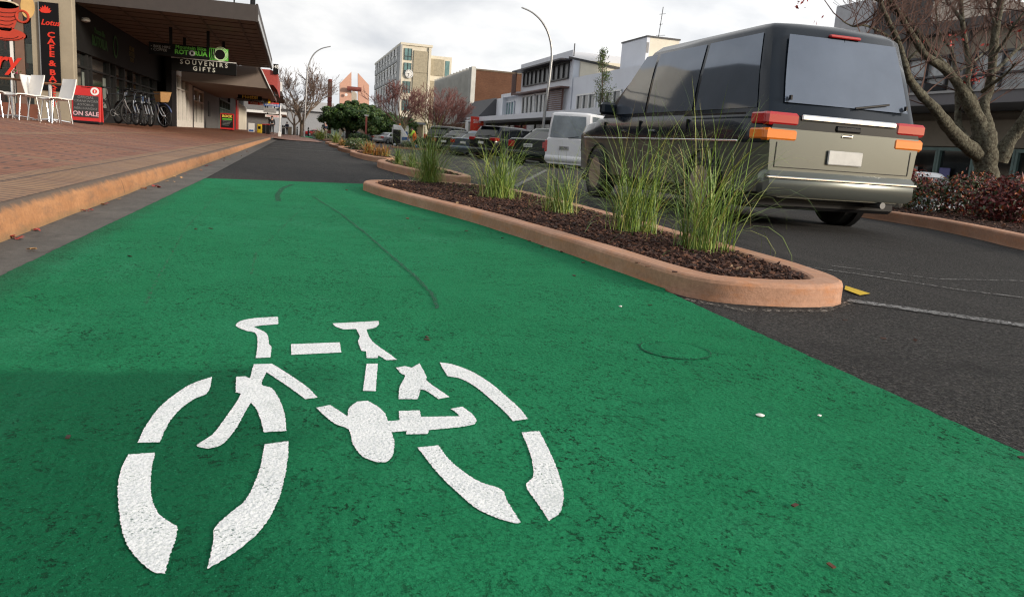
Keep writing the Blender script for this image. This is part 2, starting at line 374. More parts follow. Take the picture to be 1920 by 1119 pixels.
e = r1.color_ramp.elements; e[0].position = .24; e[0].color = (.45,)*3+(1,); e[1].position = .42; e[1].color = (1,1,1,1)
# the cloud deck is thinner and brighter towards the right-hand end of the street
bri = mth('ADD', .95, mth('MULTIPLY', sep.outputs[0], .24))
vm = N.new('ShaderNodeVectorMath'); vm.operation = 'SCALE'; L.new(r2.outputs['Color'], vm.inputs[0]); L.new(bri, vm.inputs['Scale'])
back = N.new('ShaderNodeMapRange'); L.new(sep.outputs[1], back.inputs['Value']); back.inputs['From Min'].default_value = -.75; back.inputs['From Max'].default_value = -.05; back.inputs['To Min'].default_value = .55; back.inputs['To Max'].default_value = 1.0
cov = mth('MULTIPLY', r1.outputs['Color'], back.outputs[0])
mx = N.new('ShaderNodeMix'); mx.data_type = 'RGBA'; L.new(cov, mx.inputs[0]); L.new(sky.outputs[0], mx.inputs[6]); L.new(vm.outputs[0], mx.inputs[7])
L.new(mx.outputs[2], bg.inputs['Color'])
vs = scene.view_settings; vs.view_transform = 'Standard'; vs.look = 'None'; vs.exposure = 0.40; vs.gamma = 1.0
scene.cycles.filter_width = 1.15; scene.cycles.max_bounces = 6; scene.cycles.use_denoising = True; scene.cycles.caustics_reflective = False; scene.cycles.caustics_refractive = False

# ------------------------------------------------------------------ ground sheets
def grid_sheet(name, xs, ys, zf, m, dz=0.0):
    b = MB(); nx = len(xs)
    vs = [(x, y, zf(x, y)+dz) for y in ys for x in xs]
    fs = [(j*nx+i, j*nx+i+1, (j+1)*nx+i+1, (j+1)*nx+i) for j in range(len(ys)-1) for i in range(nx-1)]
    b.add(vs, fs); return struct(b.build(name, m, smooth=True))
def lin(a, b, n): return [a+(b-a)*i/n for i in range(n+1)]
grid_sheet('ground', [-4000,-60,-10,60,4000], [-60,-5,200,4000], lambda x,y: -1.0 if y < 190 and -20 < x < 80 else -.9, FARG)
grid_sheet('road', lin(-1.19, 24, 40), [-5]+lin(-2, 60, 62)+[80,100,130,180,260,420], zr, ASPH)
grid_sheet('footpath', [13.6,15,18,24.2], lin(-4, 60, 32)+[100,200], lambda x,y: zr(x,y)+.12, FOOT)
grid_sheet('pavement', [-14,-9,-5.5,-4.3,-4,-3.6,-3.2,-2,-1.255], [-4,0,10,18,20,22,24,30,45,51.6], zp, BRICK)
grid_sheet('brick_crossing', [-14,-5.5,-4,-2.5,-1.19,0,1.2,2.0], [51.6,56,70,92,140], lambda x,y: zp(x,y)-.10*sm(x,-1.5,-.6)+.004*0, BRICK)
# gutter
b = MB(); ys = [-3,2.94,5,8.88,20,51.5]
xr = {-3:-.94, 2.94:-.93, 5:-.905, 8.88:-.86, 20:-.85, 51.5:-.80}
b.loft([[(-1.2,y,.004),(xr[y],y,.0045)] for y in ys], closed=False, caps=False); struct(b.build('gutter', GUT))
# left kerb, rounded profile, slightly worn line
b = MB(); rings = []
ycur = [-3]+[i*.5 for i in range(0, 41)]+[22+i*2 for i in range(15)]+[51.0,51.6]
for y in ycur:
    j = .004*math.sin(y*2.3)+.003*math.sin(y*7.1)
    x0 = -1.185+j
    prof = [(x0+.008,0),(x0,.03),(x0-.008,.075),(x0-.020,.110),(x0-.032,.128),(x0-.046,.140),(x0-.060,.1445),(x0-.075,.145),(x0-.075,0)]
    rings.append([(px, y, pz) for px, pz in prof])
b.loft(rings, True, True); struct(b.build('kerb', KERB, smooth=50))
# green cycle lane
gp = [(-.95,-3),(-.93,2.94),(-.905,5),(-.86,8.88),(.83,9.45),(.98,8.2),(1.45,5.0),(1.66,3.2),(1.52,2.93),(1.46,1.17),(1.44,-3)]
def ragged(pts, step=.03, amp=.004, seed=3):
    r = random.Random(seed); out = []
    for i, a in enumerate(pts):
        c = pts[(i+1) % len(pts)]; d = math.dist(a, c); n = max(1, min(160, int(d/step)))
        for k in range(n):
            t = k/n; q = (a[0]+(c[0]-a[0])*t, a[1]+(c[1]-a[1])*t)
            out.append((q[0]+r.uniform(-amp, amp), q[1]+r.uniform(-amp, amp)))
    return out
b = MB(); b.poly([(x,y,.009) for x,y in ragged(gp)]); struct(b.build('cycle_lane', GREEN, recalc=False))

# ------------------------------------------------------------------ the painted bicycle
SYM = [
[(155,540),(190,470),(240,405),(300,355),(360,318),(435,292),(430,325),(415,355),(370,375),(318,412),(280,455),(258,495),(240,537)],
[(122,583),(222,576),(208,640),(206,700),(212,755),(232,800),(268,832),(304,855),(296,910),(275,970),(258,1030),(215,1022),(170,990),(125,935),(98,870),(86,790),(82,700),(95,635)],
[(632,545),(722,533),(720,600),(708,670),(690,740),(660,805),(615,870),(560,920),(500,965),(418,1013),(432,950),(440,900),(448,855),(500,805),(560,755),(595,690),(618,625)],
[(592,245),(660,243),(720,280),(790,328),(832,370),(786,376),(720,328),(640,275),(622,320),(660,335),(690,380),(708,430),(714,495),(630,500),(618,455),(603,415),(582,388),(562,420),(530,480),(490,530),(462,552),(420,562),(385,556),(382,545),(440,505),(490,440),(525,390),(545,355),(524,350),(526,292),(560,290),(578,298)],
[(525,98),(545,82),(600,72),(683,67),(684,95),(620,100),(592,105),(640,130),(650,170),(658,180),(655,220),(600,222),(606,170),(600,130),(565,120),(535,108)],
[(732,170),(915,163),(921,201),(733,210)],
[(888,92),(1060,83),(1062,95),(1048,108),(1015,115),(1030,150),(1060,178),(1100,205),(1130,228),(1090,230),(1060,212),(1056,222),(1016,222),(1014,197),(996,195),(984,160),(990,140),(976,113),(930,115),(900,104)],
[(1016,243),(1058,243),(1050,346),(1002,345)],
[(1127,258),(1160,252),(1185,258),(1215,242),(1240,290),(1245,310),(1328,368),(1285,376),(1240,345),(1218,340),(1208,376),(1136,376),(1140,330),(1160,290),(1145,280)],
[(1290,238),(1340,246),(1410,272),(1480,315),(1540,365),(1590,410),(1622,450),(1565,458),(1530,420),(1480,375),(1425,330),(1370,300),(1320,290),(1302,262)],
[(1598,500),(1664,495),(1695,555),(1720,610),(1742,670),(1755,730),(1750,780),(1735,808),(1700,832),(1660,770),(1614,700),(1640,670),(1640,630),(1630,580)],
[(1206,557),(1285,549),(1320,595),(1370,640),(1440,685),(1522,715),(1545,760),(1595,838),(1570,840),(1500,820),(1420,780),(1340,710),(1280,650)],
[(826,408),(880,398),(945,440),(950,410),(980,385),(1020,382),(1060,405),(1085,430),(1095,458),(1140,455),(1136,420),(1215,418),(1220,442),(1365,440),(1350,425),(1330,412),(1375,404),(1410,430),(1428,455),(1420,470),(1370,480),(1250,492),(1245,506),(1165,508),(1165,495),(1110,500),(1120,540),(1112,590),(1090,612),(1050,612),(1000,590),(965,545),(948,490),(900,470),(860,440)],
]
def softpoly(pts):      # rounds shallow bends, keeps the stencil's sharp corners
    n = len(pts); out = []
    def corner(i):
        a = Vector(pts[i])-Vector(pts[i-1]); c = Vector(pts[(i+1) % n])-Vector(pts[i]); return a.length > 0 and c.length > 0 and abs(a.angle(c)) > .75
    for i in range(n):
        p0, p1, p2, p3 = [Vector(pts[q % n]) for q in (i-1, i, i+1, i+2)]
        if corner(i): p0 = p1*2-p2
        if corner((i+1) % n): p3 = p2*2-p1
        for k in range(5):
            u = k/5; q = .5*((2*p1)+(p2-p0)*u+(2*p0-5*p1+4*p2-p3)*u*u+(3*p1-p0-3*p2+p3)*u**3); out.append((q.x, q.y))
    return out
b = MB()
for k, pl in enumerate(SYM):
    pts = [G(180+x/2.002, 560+y/2.002, .0108) for x, y in pl]
    b.poly([(x, y, .0108) for x, y in ragged(softpoly([(p.x, p.y) for p in pts]), .0025, .0009, k)])
o = b.build('bicycle_symbol', WPAINT, recalc=False)
tag(o, 'white bicycle symbol painted on the green cycle lane', 'road marking')

# ------------------------------------------------------------------ other markings, patches, skid marks
def strip(name, pts, wd, z, m, amp=0.0, seed=1):
    b = MB(); r = random.Random(seed); rings = []
    pts = [Vector((p[0], p[1])) for p in pts]
    for i, p in enumerate(pts):
        t = (pts[min(i+1, len(pts)-1)]-pts[max(0, i-1)]).normalized(); nn = Vector((-t.y, t.x))
        wv = wd if not hasattr(wd, '__len__') else wd[i]
        rings.append([(p+nn*(wv/2+r.uniform(-amp, amp))).to_tuple()+(z+zr(p.x,p.y),), (p-nn*(wv/2+r.uniform(-amp, amp))).to_tuple()+(z+zr(p.x,p.y),)])
    b.loft(rings, False, False); return struct(b.build(name, m, recalc=False))
def dense(pts, n=8):
    out = []
    for a, c in zip(pts, pts[1:]):
        for k in range(n): out.append((a[0]+(c[0]-a[0])*k/n, a[1]+(c[1]-a[1])*k/n))
    return out+[pts[-1]]
def alpha_mat(name, col, cov, scale, rough=.8):
    g = NT(name); a = g.ramp(g.noise(scale, 4, .75), [(cov-.08, 0.0), (cov+.08, 1.0)])
    g.out(g.ramp(g.noise(scale*.3), [(.3, tuple(c*.8 for c in col)), (.7, col)]), rough, None, .3); g.l(a, g.b.inputs['Alpha']); return g.m
WORNW = alpha_mat('worn_white_line', (.25,.25,.25), .49, 70); WORNF = alpha_mat('faint_line', (.20,.195,.19), .5, 40); SKID = alpha_mat('skid_rubber', (.012,.075,.044), .50, 90); DUST = alpha_mat('chalk_dust', (.33,.29,.25), .58, 60)
YELP = alpha_mat('yellow_road_paint', (.62,.42,.03), .30, 60); FAING = alpha_mat('faint_grey_mark', (.09,.10,.09), .6, 70)
strip('road_line', dense([(2.34,2.81),(2.8,2.35),(3.4,1.7)], 20), .085, .006, WORNW, .004)
q = [G(1585,538),G(1632,553),G(1612,556),G(1583,545)]
b = MB(); b.poly([(p.x,p.y,.007) for p in q]); struct(b.build('yellow_marking', YELP, recalc=False))
for k, (a, c) in enumerate((((3.1,10.9),(7.0,21.4)), ((3.6,13.6),(7.2,24.5)), ((4.6,17.2),(7.4,27.6)))):
    strip('road_marking', dense([a, c], 14), .09, .006, WORNW, .006, k)
strip('road_marking', dense([G(1500,500).xy, G(1640,520).xy, G(1800,545).xy, G(1920,560).xy], 8), .03, .006, WORNF, .006, 9)
strip('road_marking', dense([G(1560,500).xy, G(1760,525).xy, G(1920,528).xy], 8), .02, .006, WORNF, .006, 5)
strip('skid_mark', dense([G(*p).xy for p in ((585,370),(640,405),(690,445),(740,490),(780,525),(812,560),(820,585))], 6), .015, .0125, SKID, .003)
strip('skid_mark', dense([G(*p).xy for p in ((549,348),(530,355),(520,368),(522,380))], 6), .045, .0125, SKID, .003)
strip('skid_mark', dense([G(*p).xy for p in ((430,352),(405,370),(350,430),(300,520),(270,580))], 6), .010, .0125, FAING, .002)
strip('skid_mark', dense([G(*p).xy for p in ((600,365),(560,400),(520,440),(480,480),(470,520))], 6), .010, .0125, FAING, .002)
strip('dust_mark', dense([G(*p).xy for p in ((1270,562),(1400,584),(1540,586),(1595,566))], 8), .05, .0065, DUST, .012)
for k, y_ in enumerate((27,31,35,39.5,44,48.5)): strip('road_marking', dense([(-.7,y_),(1.62,y_)], 12), .55, .006, WORNF, .02, 20+k)
# round access cover under the green paint
c0 = G(1265,662)
b = MB(); b.lathe([(.100,.0092),(.103,.0105),(.098,.0122),(.094,.0105),(.088,.0118),(.02,.0122)], 40, Matrix.Translation((c0.x, c0.y, 0))@Matrix.Rotation(.2,4,'Z'))
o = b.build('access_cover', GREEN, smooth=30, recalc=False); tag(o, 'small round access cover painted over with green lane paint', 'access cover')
strip('cover_joint', [(c0.x+.1015*math.cos(a_*.1309), c0.y+.1015*math.sin(a_*.1309)) for a_ in range(49)], [.005+.004*math.sin(a_*.1309-2.6) for a_ in range(49)], .0118, SKID, .0008)
# white chips and litter on the lane
PALE = mat('pale_stone', (.72,.70,.66), .7)
for k, (px, py, s_, lab) in enumerate(((1424,788,.0075,'largest white stone chip on the green lane'),(1163,580,.006,'white stone chip on the green lane near the planter end'),(1535,787,.004,'tiny pale stone chip right beside the largest white chip'))):
    c = G(px, py); b = MB()
    rr = random.Random(k); b.loft([[(c.x+s_*f*math.cos(a)*rr.uniform(.8,1.5), c.y+s_*f*math.sin(a)*rr.uniform(.7,1.2), .0095+z) for a in [i*.785 for i in range(8)]] for f, z in ((.8,0),(1.1,s_*.4),(.6,s_*.8))], True, True)
    o = b.build('stone_chip', PALE, smooth=60); tag(o, lab, 'stone', 'stone chips on the lane')

# ------------------------------------------------------------------ planters
def clumpf(pts, z): return [(x, y, z) for x, y in pts]
def rounded(pts, it=2):
    for _ in range(it):
        q = []
        for i, a in enumerate(pts):
            c = pts[(i+1) % len(pts)]
            q += [(a[0]*.75+c[0]*.25, a[1]*.75+c[1]*.25), (a[0]*.25+c[0]*.75, a[1]*.25+c[1]*.75)]
        pts = q
    return pts
def resample(pts, n):
    L_ = [0]
    for i in range(len(pts)): L_.append(L_[-1]+math.dist(pts[i], pts[(i+1) % len(pts)]))
    out = []; k = 0
    for j in range(n):
        t = L_[-1]*j/n
        while L_[k+1] < t: k += 1
        a = pts[k]; c = pts[(k+1) % len(pts)]; u = (t-L_[k])/max(1e-9, L_[k+1]-L_[k])
        out.append((a[0]+(c[0]-a[0])*u, a[1]+(c[1]-a[1])*u))
    return out
def inset(pts, d):
    n = len(pts); area = sum(pts[i][0]*pts[(i+1)%n][1]-pts[(i+1)%n][0]*pts[i][1] for i in range(n)); sg = 1 if area > 0 else -1
    out = []
    for i in range(n):
        a = Vector(pts[i-1]); c = Vector(pts[(i+1) % n]); t = (c-a).normalized()
        dd = d(pts[i]) if callable(d) else d
        out.append((pts[i][0]-t.y*dd*sg, pts[i][1]+t.x*dd*sg))
    return out
def planter(outline, label, hh=.09, wd=.13, n=110, rit=2, chips=0, grp='terracotta kerbed planters along the lane'):
    ol = resample(rounded(outline, rit), n); z0 = zr(*ol[0])
    ax = sum(p[0] for p in ol)/n; ay = sum(p[1] for p in ol)/n
    root = thing('planter', label, 'planter', (ax, ay, z0), 0, grp)
    b = MB(); j = lambda p: .003*math.sin(p[0]*19+p[1]*11)
    rings = []
    for d, z in ((-.006,-.03),(.0,.02),(.0,hh-.018),(.006,hh-.006),(.018,hh),(wd-.02,hh),(wd-.006,hh-.006),(wd,hh-.02),(wd,.01)):
        ii = inset(ol, d); rings.append([(p[0]+j(p), p[1]+j(p), z0+z) for p in ii])
    for r0, r1 in zip(rings, rings[1:]): b.loft([r0, r1], True, False)
    b.build('kerb', TERRA, root, world=True, smooth=60)
    ins = inset(ol, wd-.004); b = MB(); nn = len(ins)
    cz = z0+hh-.012
    rr = [[(p[0], p[1], z0+hh-.028) for p in ins]]
    for d, dz in ((.06,.0),(.12,.015)):
        rr.append([(p[0]+(ax-p[0])*0, p[1], z0+hh-.028+dz) for p in inset(ol, wd+d)])
    b.loft(rr, True, False); b.poly(rr[-1])
    b.build('soil', SOIL, root, world=True, smooth=True)
    return ol, root
def inside(p, poly):
    c = False; n = len(poly)
    for i in range(n):
        a = poly[i]; d = poly[i-1]
        if (a[1] > p[1]) != (d[1] > p[1]) and p[0] < (d[0]-a[0])*(p[1]-a[1])/(d[1]-a[1])+a[0]: c = not c
    return c
near_out = [(.72,8.2),(.98,6.76),(1.27,5.44),(1.42,4.27),(1.5,3.5),(1.535,3.0),(1.6,2.78),(1.78,2.68),(2.03,2.66),(2.24,2.715),(2.365,2.91),(2.445,3.42),(2.46,4.3),(2.52,5.3),(2.54,7.0),(2.52,8.6),(2.3,9.3),(1.5,9.35),(1.02,9.1),(.78,8.75)]
ol_near, pl_near = planter(near_out, 'long terracotta kerbed planter with bark mulch and five big grass tussocks', .092, .14, 160, 1)
def chips_obj(poly, n, zbase, seed, size=(.012,.03)):
    r = random.Random(seed); b = MB(); ins = inset(poly, .15)
    xs = [p[0] for p in ins]; ys = [p[1] for p in ins]; k = 0
    while k < n:
        x = r.uniform(min(xs), max(xs)); y = min(ys)+(max(ys)-min(ys))*r.random()**1.5
        if not inside((x, y), ins): continue
        k += 1; b.mat(r.choices((0,1,2,3), (50,34,15,.8))[0])
        l = r.uniform(*size); w_ = l*r.uniform(.35,.8); h = l*r.uniform(.12,.3)
        Mx = Matrix.Translation((x, y, zbase+r.uniform(-.004,.016)))@Matrix.Rotation(r.uniform(0,6.3),4,'Z')@Matrix.Rotation(r.gauss(0,.35),4,'X')@Matrix.Rotation(r.gauss(0,.35),4,'Y')
        t = r.uniform(.55,.95)
        vs_ = [Mx@Vector(p) for p in ((-l/2,-w_/2,-h/2),(l/2*t,-w_/2,-h/2),(l/2,w_/2*t,-h/2),(-l/2*t,w_/2,-h/2),(-l/2*.9,-w_/2*.8,h/2),(l/2*t*.9,-w_/2*.9,h/2),(l/2*.85,w_/2*t*.9,h/2),(-l/2*t,w_/2*.85,h/2))]
        b.add(vs_, [(0,3,2,1),(4,5,6,7),(0,1,5,4),(1,2,6,5),(2,3,7,6),(3,0,4,7)])
    return stuff(b.build('bark_mulch', CHIP), 'red brown bark mulch chips in the planter', 'bark mulch')
chips_obj(ol_near, 9000, .082, 5)
# loose chips and fallen leaves scattered on the lane, kerb and gutter
r = random.Random(11); b = MB()
spots = [(915,475*1.0),]
def flake(c, s_, k, z):
    a0 = r.uniform(0, 6.3); b.mat(k)
    Mx = Matrix.Translation((c.x, c.y, z))@Matrix.Rotation(a0,4,'Z')@Matrix.Rotation(r.gauss(0,.25),4,'X')
    b.box(-s_, s_, -s_*.45, s_*.45, 0, s_*.3, Mx)
for px, py in [(650,359),(764,413),(786,432),(874,437),(942,450),(992,456),(1017,468),(1052,476),(1093,497),(1076,522),(1218,578),(1583,606),(1655,641),(1715,644),(128,832),(800,645),(243,486),(367,434),(395,433),(1488,960),(800,640),(1912,868),(1556,1075)]:
    c = G(px, py); d = math.hypot(c.x, c.y); flake(c, .0032*d**.55+.003, r.choice((0,0,1,2)), .012)
for px, py in [(885,389),(1195,494),(1215,501),(1265,511),(705,343)]:
    c = G(px, py, .092); flake(c, .011, r.choice((0,2)), .094)
stuff(b.build('loose_bark_chips', CHIP), 'loose bark chips scattered on the lane and planter kerb', 'bark chips')
LF = [mat('dead_leaf_red', (.33,.04,.03), .6, var=.3, vs=30), mat('dead_leaf_brown', (.22,.085,.035), .7, var=.3, vs=30), mat('dead_leaf_tan', (.42,.24,.10), .7, var=.3, vs=30)]
b = MB()
for px, py, k, n_ in [(30,449,0,5),(70,434,0,3),(163,398,0,3),(204,383,0,1),(275,357,1,2),(294,353,0,4),(230,374,2,1),(321,341,2,2),(333,334,2,2),(348,329,0,1),(370,323,1,1),(391,312,0,3),(434,295,1,2),(445,292,2,2),(460,286,1,2),(500,270,1,3),(55,473,2,1),(420,300,1,2),(190,388,1,1)]:
    for q in range(n_):
        c = G(px+r.uniform(-8,8), py+r.uniform(-2.5,2.5)); s_ = r.uniform(.012,.022)*(1+.03*c.y); b.mat(k)
        Mx = Matrix.Translation((c.x, c.y, .012))@Matrix.Rotation(r.uniform(0,6.3),4,'Z')@Matrix.Rotation(r.gauss(0,.3),4,'X')
        pl = [(0,-s_),(s_*.5,-s_*.3),(s_*.9,-s_*.1),(s_*.45,s_*.25),(s_*.3,s_*.9),(0,s_*.55),(-s_*.4,s_*.8),(-s_*.45,s_*.2),(-s_*.95,-s_*.15),(-s_*.5,-s_*.4)]
        b.slab([Mx@Vector((x, y, .004*math.sin(x*150))) for x, y in pl], .0012)
stuff(b.build('fallen_leaves', LF), 'red and brown fallen leaves lying in the gutter', 'fallen leaves')

def tussock(root, n, hgt, spread, lean=(0,0), mats=BLADE, wts=(50,28,16,6), wid=.0044, seed=0, lay=.0):
    r = random.Random(seed); b = MB()
    for k in range(n):
        az = r.uniform(0, 6.283); ph = abs(r.gauss(0, .60))+.03+(r.uniform(.3,.9) if r.random() < .14 else 0)
        rad = spread*.20*math.sqrt(r.random())*(1+.5*math.sin(az*2+seed)); a2 = r.uniform(0, 6.283)
        p = Vector((rad*math.cos(a2), rad*math.sin(a2), -.01)); Lh = hgt*(r.uniform(.35,.8) if r.random() < .45 else r.uniform(.8, 1.22))
        out = Vector((math.cos(az)+lean[0], math.sin(az)+lean[1], 0)); seg = 7
        ang = ph*.55; bend = r.uniform(.04, .42)*(1+lay)+ (r.uniform(.25,.5) if r.random() < .16 else 0)
        ring = []; side = Vector((-out.y, out.x, 0)).normalized(); wv = wid*r.uniform(.7, 1.25)
        wob = r.uniform(-.06,.06)
        for s_ in range(seg+1):
            t = s_/seg; ww = wv*(1-.15*t) if t < .5 else wv*(1.85-1.82*t)
            d = out*math.sin(ang)+Vector((0,0,1))*math.cos(ang)
            nrm = d.cross(side)
            ring.append([p+side*ww*.5, p+nrm*ww*.18, p-side*ww*.5])
            p = p+d*(Lh/seg)+side*wob*Lh/seg; ang += bend*(.4+.9*t)
        b.mat(r.choices(range(len(mats)), wts)[0])
        b.loft(ring, False, False)
    return b.build('blades', list(mats), root, recalc=False)
TG = 'green grass tussocks in the near planter'
for k, (px, py, n_, h_, sp, lab) in enumerate((
    (805,343,400,.86,.8,'fine green grass tussock, farthest of the five in the near planter'),
    (935,372,330,.74,.70,'wide flopping green grass tussock, second from the far tip of the near planter'),
    (1052,400,190,.52,.5,'small sparse green grass tussock in the middle of the near planter'),
    (1185,436,240,.84,.62,'tall green grass tussock behind the one nearest the planter end'),
    (1318,470,250,.82,.58,'tall green grass tussock nearest the rounded end of the planter'))):
    c = G(px, py, .08); t = thing('grass_tussock', lab, 'grass tussock', (c.x, c.y, .07), 0, TG)
    tussock(t, n_, h_, sp, seed=40+k, lay=.5 if k == 1 else 0)
# the planters farther on
pls = [
 ([(1.60,15.7),(1.66,13.9),(1.84,12.0),(2.0,11.0),(2.25,10.6),(2.48,10.8),(2.56,12),(2.6,16),(2.3,17.2),(1.9,17.2)], 'terracotta planter second along the lane with two small green tussocks', 1),
 ([(1.66,23.4),(1.72,20.6),(1.86,18.9),(2.2,18.5),(2.5,18.9),(2.62,21),(2.6,25),(2.2,25.8),(1.8,25.4)], 'terracotta planter with orange brown tussocks', 1),
 ([(1.70,32),(1.74,26.6),(2.0,26.1),(2.7,26.6),(3.0,29),(3.1,33.4),(2.4,34)], 'terracotta planter with a low dark green shrub', 1),
 ([(1.80,42),(1.84,35.0),(2.1,34.4),(2.9,35),(3.2,38),(3.3,43),(2.4,43.6)], 'terracotta planter with golden grass beside the brick crossing', 1),
 ([(2.0,51),(2.05,45),(2.4,44.2),(3.3,45),(3.8,48),(4.0,52),(3.0,52.5)], 'terracotta planter farthest along the lane with a pale green tussock', 1)]
for k, (po, lab, ri) in enumerate(pls):
    ol, rt = planter(po, lab, .12, .16, 70, ri)
    if k < 2: chips_obj(ol, 700, .108, 60+k, (.02,.045))
OR = [mat('blade_orange', (.36,.15,.025), .5, var=.25), mat('blade_brown', (.20,.085,.02), .5, var=.25), mat('blade_gold', (.42,.24,.05), .5, var=.2), BLADE[0]]
def tus(px, py, Y, n_, h_, sp, lab, mats=BLADE, wts=(50,28,16,6), wd=.01, seed=0, grp='grass clumps in the far planters'):
    c = P(px, py, Y); t = thing('grass_tussock', lab, 'grass tussock', (c.x, c.y, .10), 0, grp); tussock(t, n_, h_, sp, (0,0), mats, wts, wd, seed)
tus(747,303,14.2,120,.38,.4,'thin green tussock at the left in the second planter',seed=71)
tus(772,305,13.2,130,.34,.4,'thin green tussock at the right in the second planter',seed=72)
tus(694,288,21.5,190,.40,.6,'large orange brown tussock in the third planter',OR,(45,25,25,8),.014,73)
tus(708,292,20.3,120,.30,.5,'orange tussock in the middle of the third planter',OR,(45,25,25,8),.014,74)
tus(722,293,20.2,110,.36,.35,'small orange tussock at the right end of the third planter',OR,(45,25,25,8),.014,75)
tus(642,272,38.0,200,.36,.7,'golden grass clump in the planter beside the brick crossing',OR,(20,25,45,10),.02,76)
tus(629,266,47.5,190,.80,.7,'pale green tussock in the farthest planter of the row',BLADE,(40,10,40,10),.02,77)
tus(600,261,72,260,1.1,1.3,'green grass clump by the man standing at the crossing',BLADE,(40,10,40,10),.03,78)

def leafball(b, c, rad, n, size, mats_n, wts, r, hollow=.55, up=0.0):
    for _ in range(n):
        d = Vector((r.gauss(0,1), r.gauss(0,1), r.gauss(0,1))).normalized(); f = (hollow+(1-hollow)*r.random())*r.uniform(.82, 1.08)
        p = Vector(c)+Vector((d.x*rad[0], d.y*rad[1], d.z*rad[2]))*f
        s_ = size*r.uniform(.6, 1.3); nn = (d+Vector((r.gauss(0,.7), r.gauss(0,.7), r.gauss(0,.7)+up))).normalized(); u = nn.orthogonal().normalized(); w_ = nn.cross(u); a = r.uniform(0, 6.28)
        u, w_ = u*math.cos(a)+w_*math.sin(a), w_*math.cos(a)-u*math.sin(a)
        b.mat(r.choices(range(mats_n), wts)[0])
        b.add([p-u*s_, p-w_*s_*.45+nn*s_*.12, p+u*s_, p+w_*s_*.45+nn*s_*.12], [(0,1,2,3)])
def shrub(name, label, cat, c, blobs, n, size, mats, wts, seed, grp=None, stem=True):
    root = thing(name, label, cat, c, 0, grp); r = random.Random(seed)
    b = MB(); tot = sum(q[3]*q[4]*q[5] for q in blobs)**1
    for q in blobs: leafball(b, q[:3], q[3:6], int(n*(q[3]*q[4]*q[5])/tot), size, len(mats), wts, r)
    b.build('foliage', list(mats), root, recalc=False)
    if stem:
        b = MB()
        for q in blobs:
            for k in range(4): b.tube([(q[0]*.4+r.uniform(-.05,.05), q[1]*.4, 0), (q[0]+r.uniform(-.1,.1)*q[3]*3, q[1]+r.uniform(-.3,.3)*q[4], q[2]+q[5]*r.uniform(0,.6))], [.012*max(1,q[3]*2), .005*max(1,q[3]*2)], 5)
        b.build('stems', TWIG, root)
    return root
SILV = [mat('silver_leaf', (.16,.19,.15), .6, var=.2), LEAFD[1], mat('olive_shrub', (.09,.10,.035), .6, var=.2)]
c = P(670,281,29); shrub('planter_shrub', 'low dark olive shrub in the fourth planter', 'shrub', (c.x, c.y, .08), [(0,0,.22,.55,.7,.24),(.35,.3,.18,.35,.5,.2)], 1500, .045, SILV, (15,35,50), 81)
# ------------------------------------------------------------------ vehicles
def paint(name, c, metal=.3, rough=.28): return mat(name, c, rough, metal, var=.04, vs=2, coat=.30, spec=.25)
def wheel(root, x, y, rr, wd, sgn, detail=True, spokes=7):
    Mx = Matrix.Translation((x, y, rr))@Matrix.Rotation(R(90)*sgn, 4, 'Y')
    w_ = root_part = MB().lathe([(rr*.66,-wd/2),(rr*.9,-wd/2),(rr*.98,-wd/2+.025),(rr,0),(rr*.98,wd/2-.025),(rr*.9,wd/2),(rr*.66,wd/2),(rr*.64,0)], 28, Mx).build('wheel', RUB, root, smooth=30)
    b = MB(); b.lathe([(rr*.655,wd/2-.004),(rr*.66,wd/2-.012),(rr*.62,wd/2-.03),(rr*.60,wd/2-.07),(rr*.2,wd/2-.075)], 28, Mx)
    for k in range(spokes):
        Ms = Mx@Matrix.Rotation(2*math.pi*k/spokes,4,'Z')
        b.loft([[(rr*.10,-rr*.075,wd/2-.045),(rr*.10,rr*.075,wd/2-.045),(rr*.10,rr*.06,wd/2-.012),(rr*.10,-rr*.06,wd/2-.012)],[(rr*.61,-rr*.055,wd/2-.055),(rr*.61,rr*.055,wd/2-.055),(rr*.61,rr*.045,wd/2-.02),(rr*.61,-rr*.045,wd/2-.02)]], True, True, Ms)
    b.lathe([(rr*.17,wd/2-.06),(rr*.17,wd/2-.015),(rr*.13,wd/2-.006)], 14, Mx)
    b.build('rim', ALLOY, w_, smooth=30)
    return w_
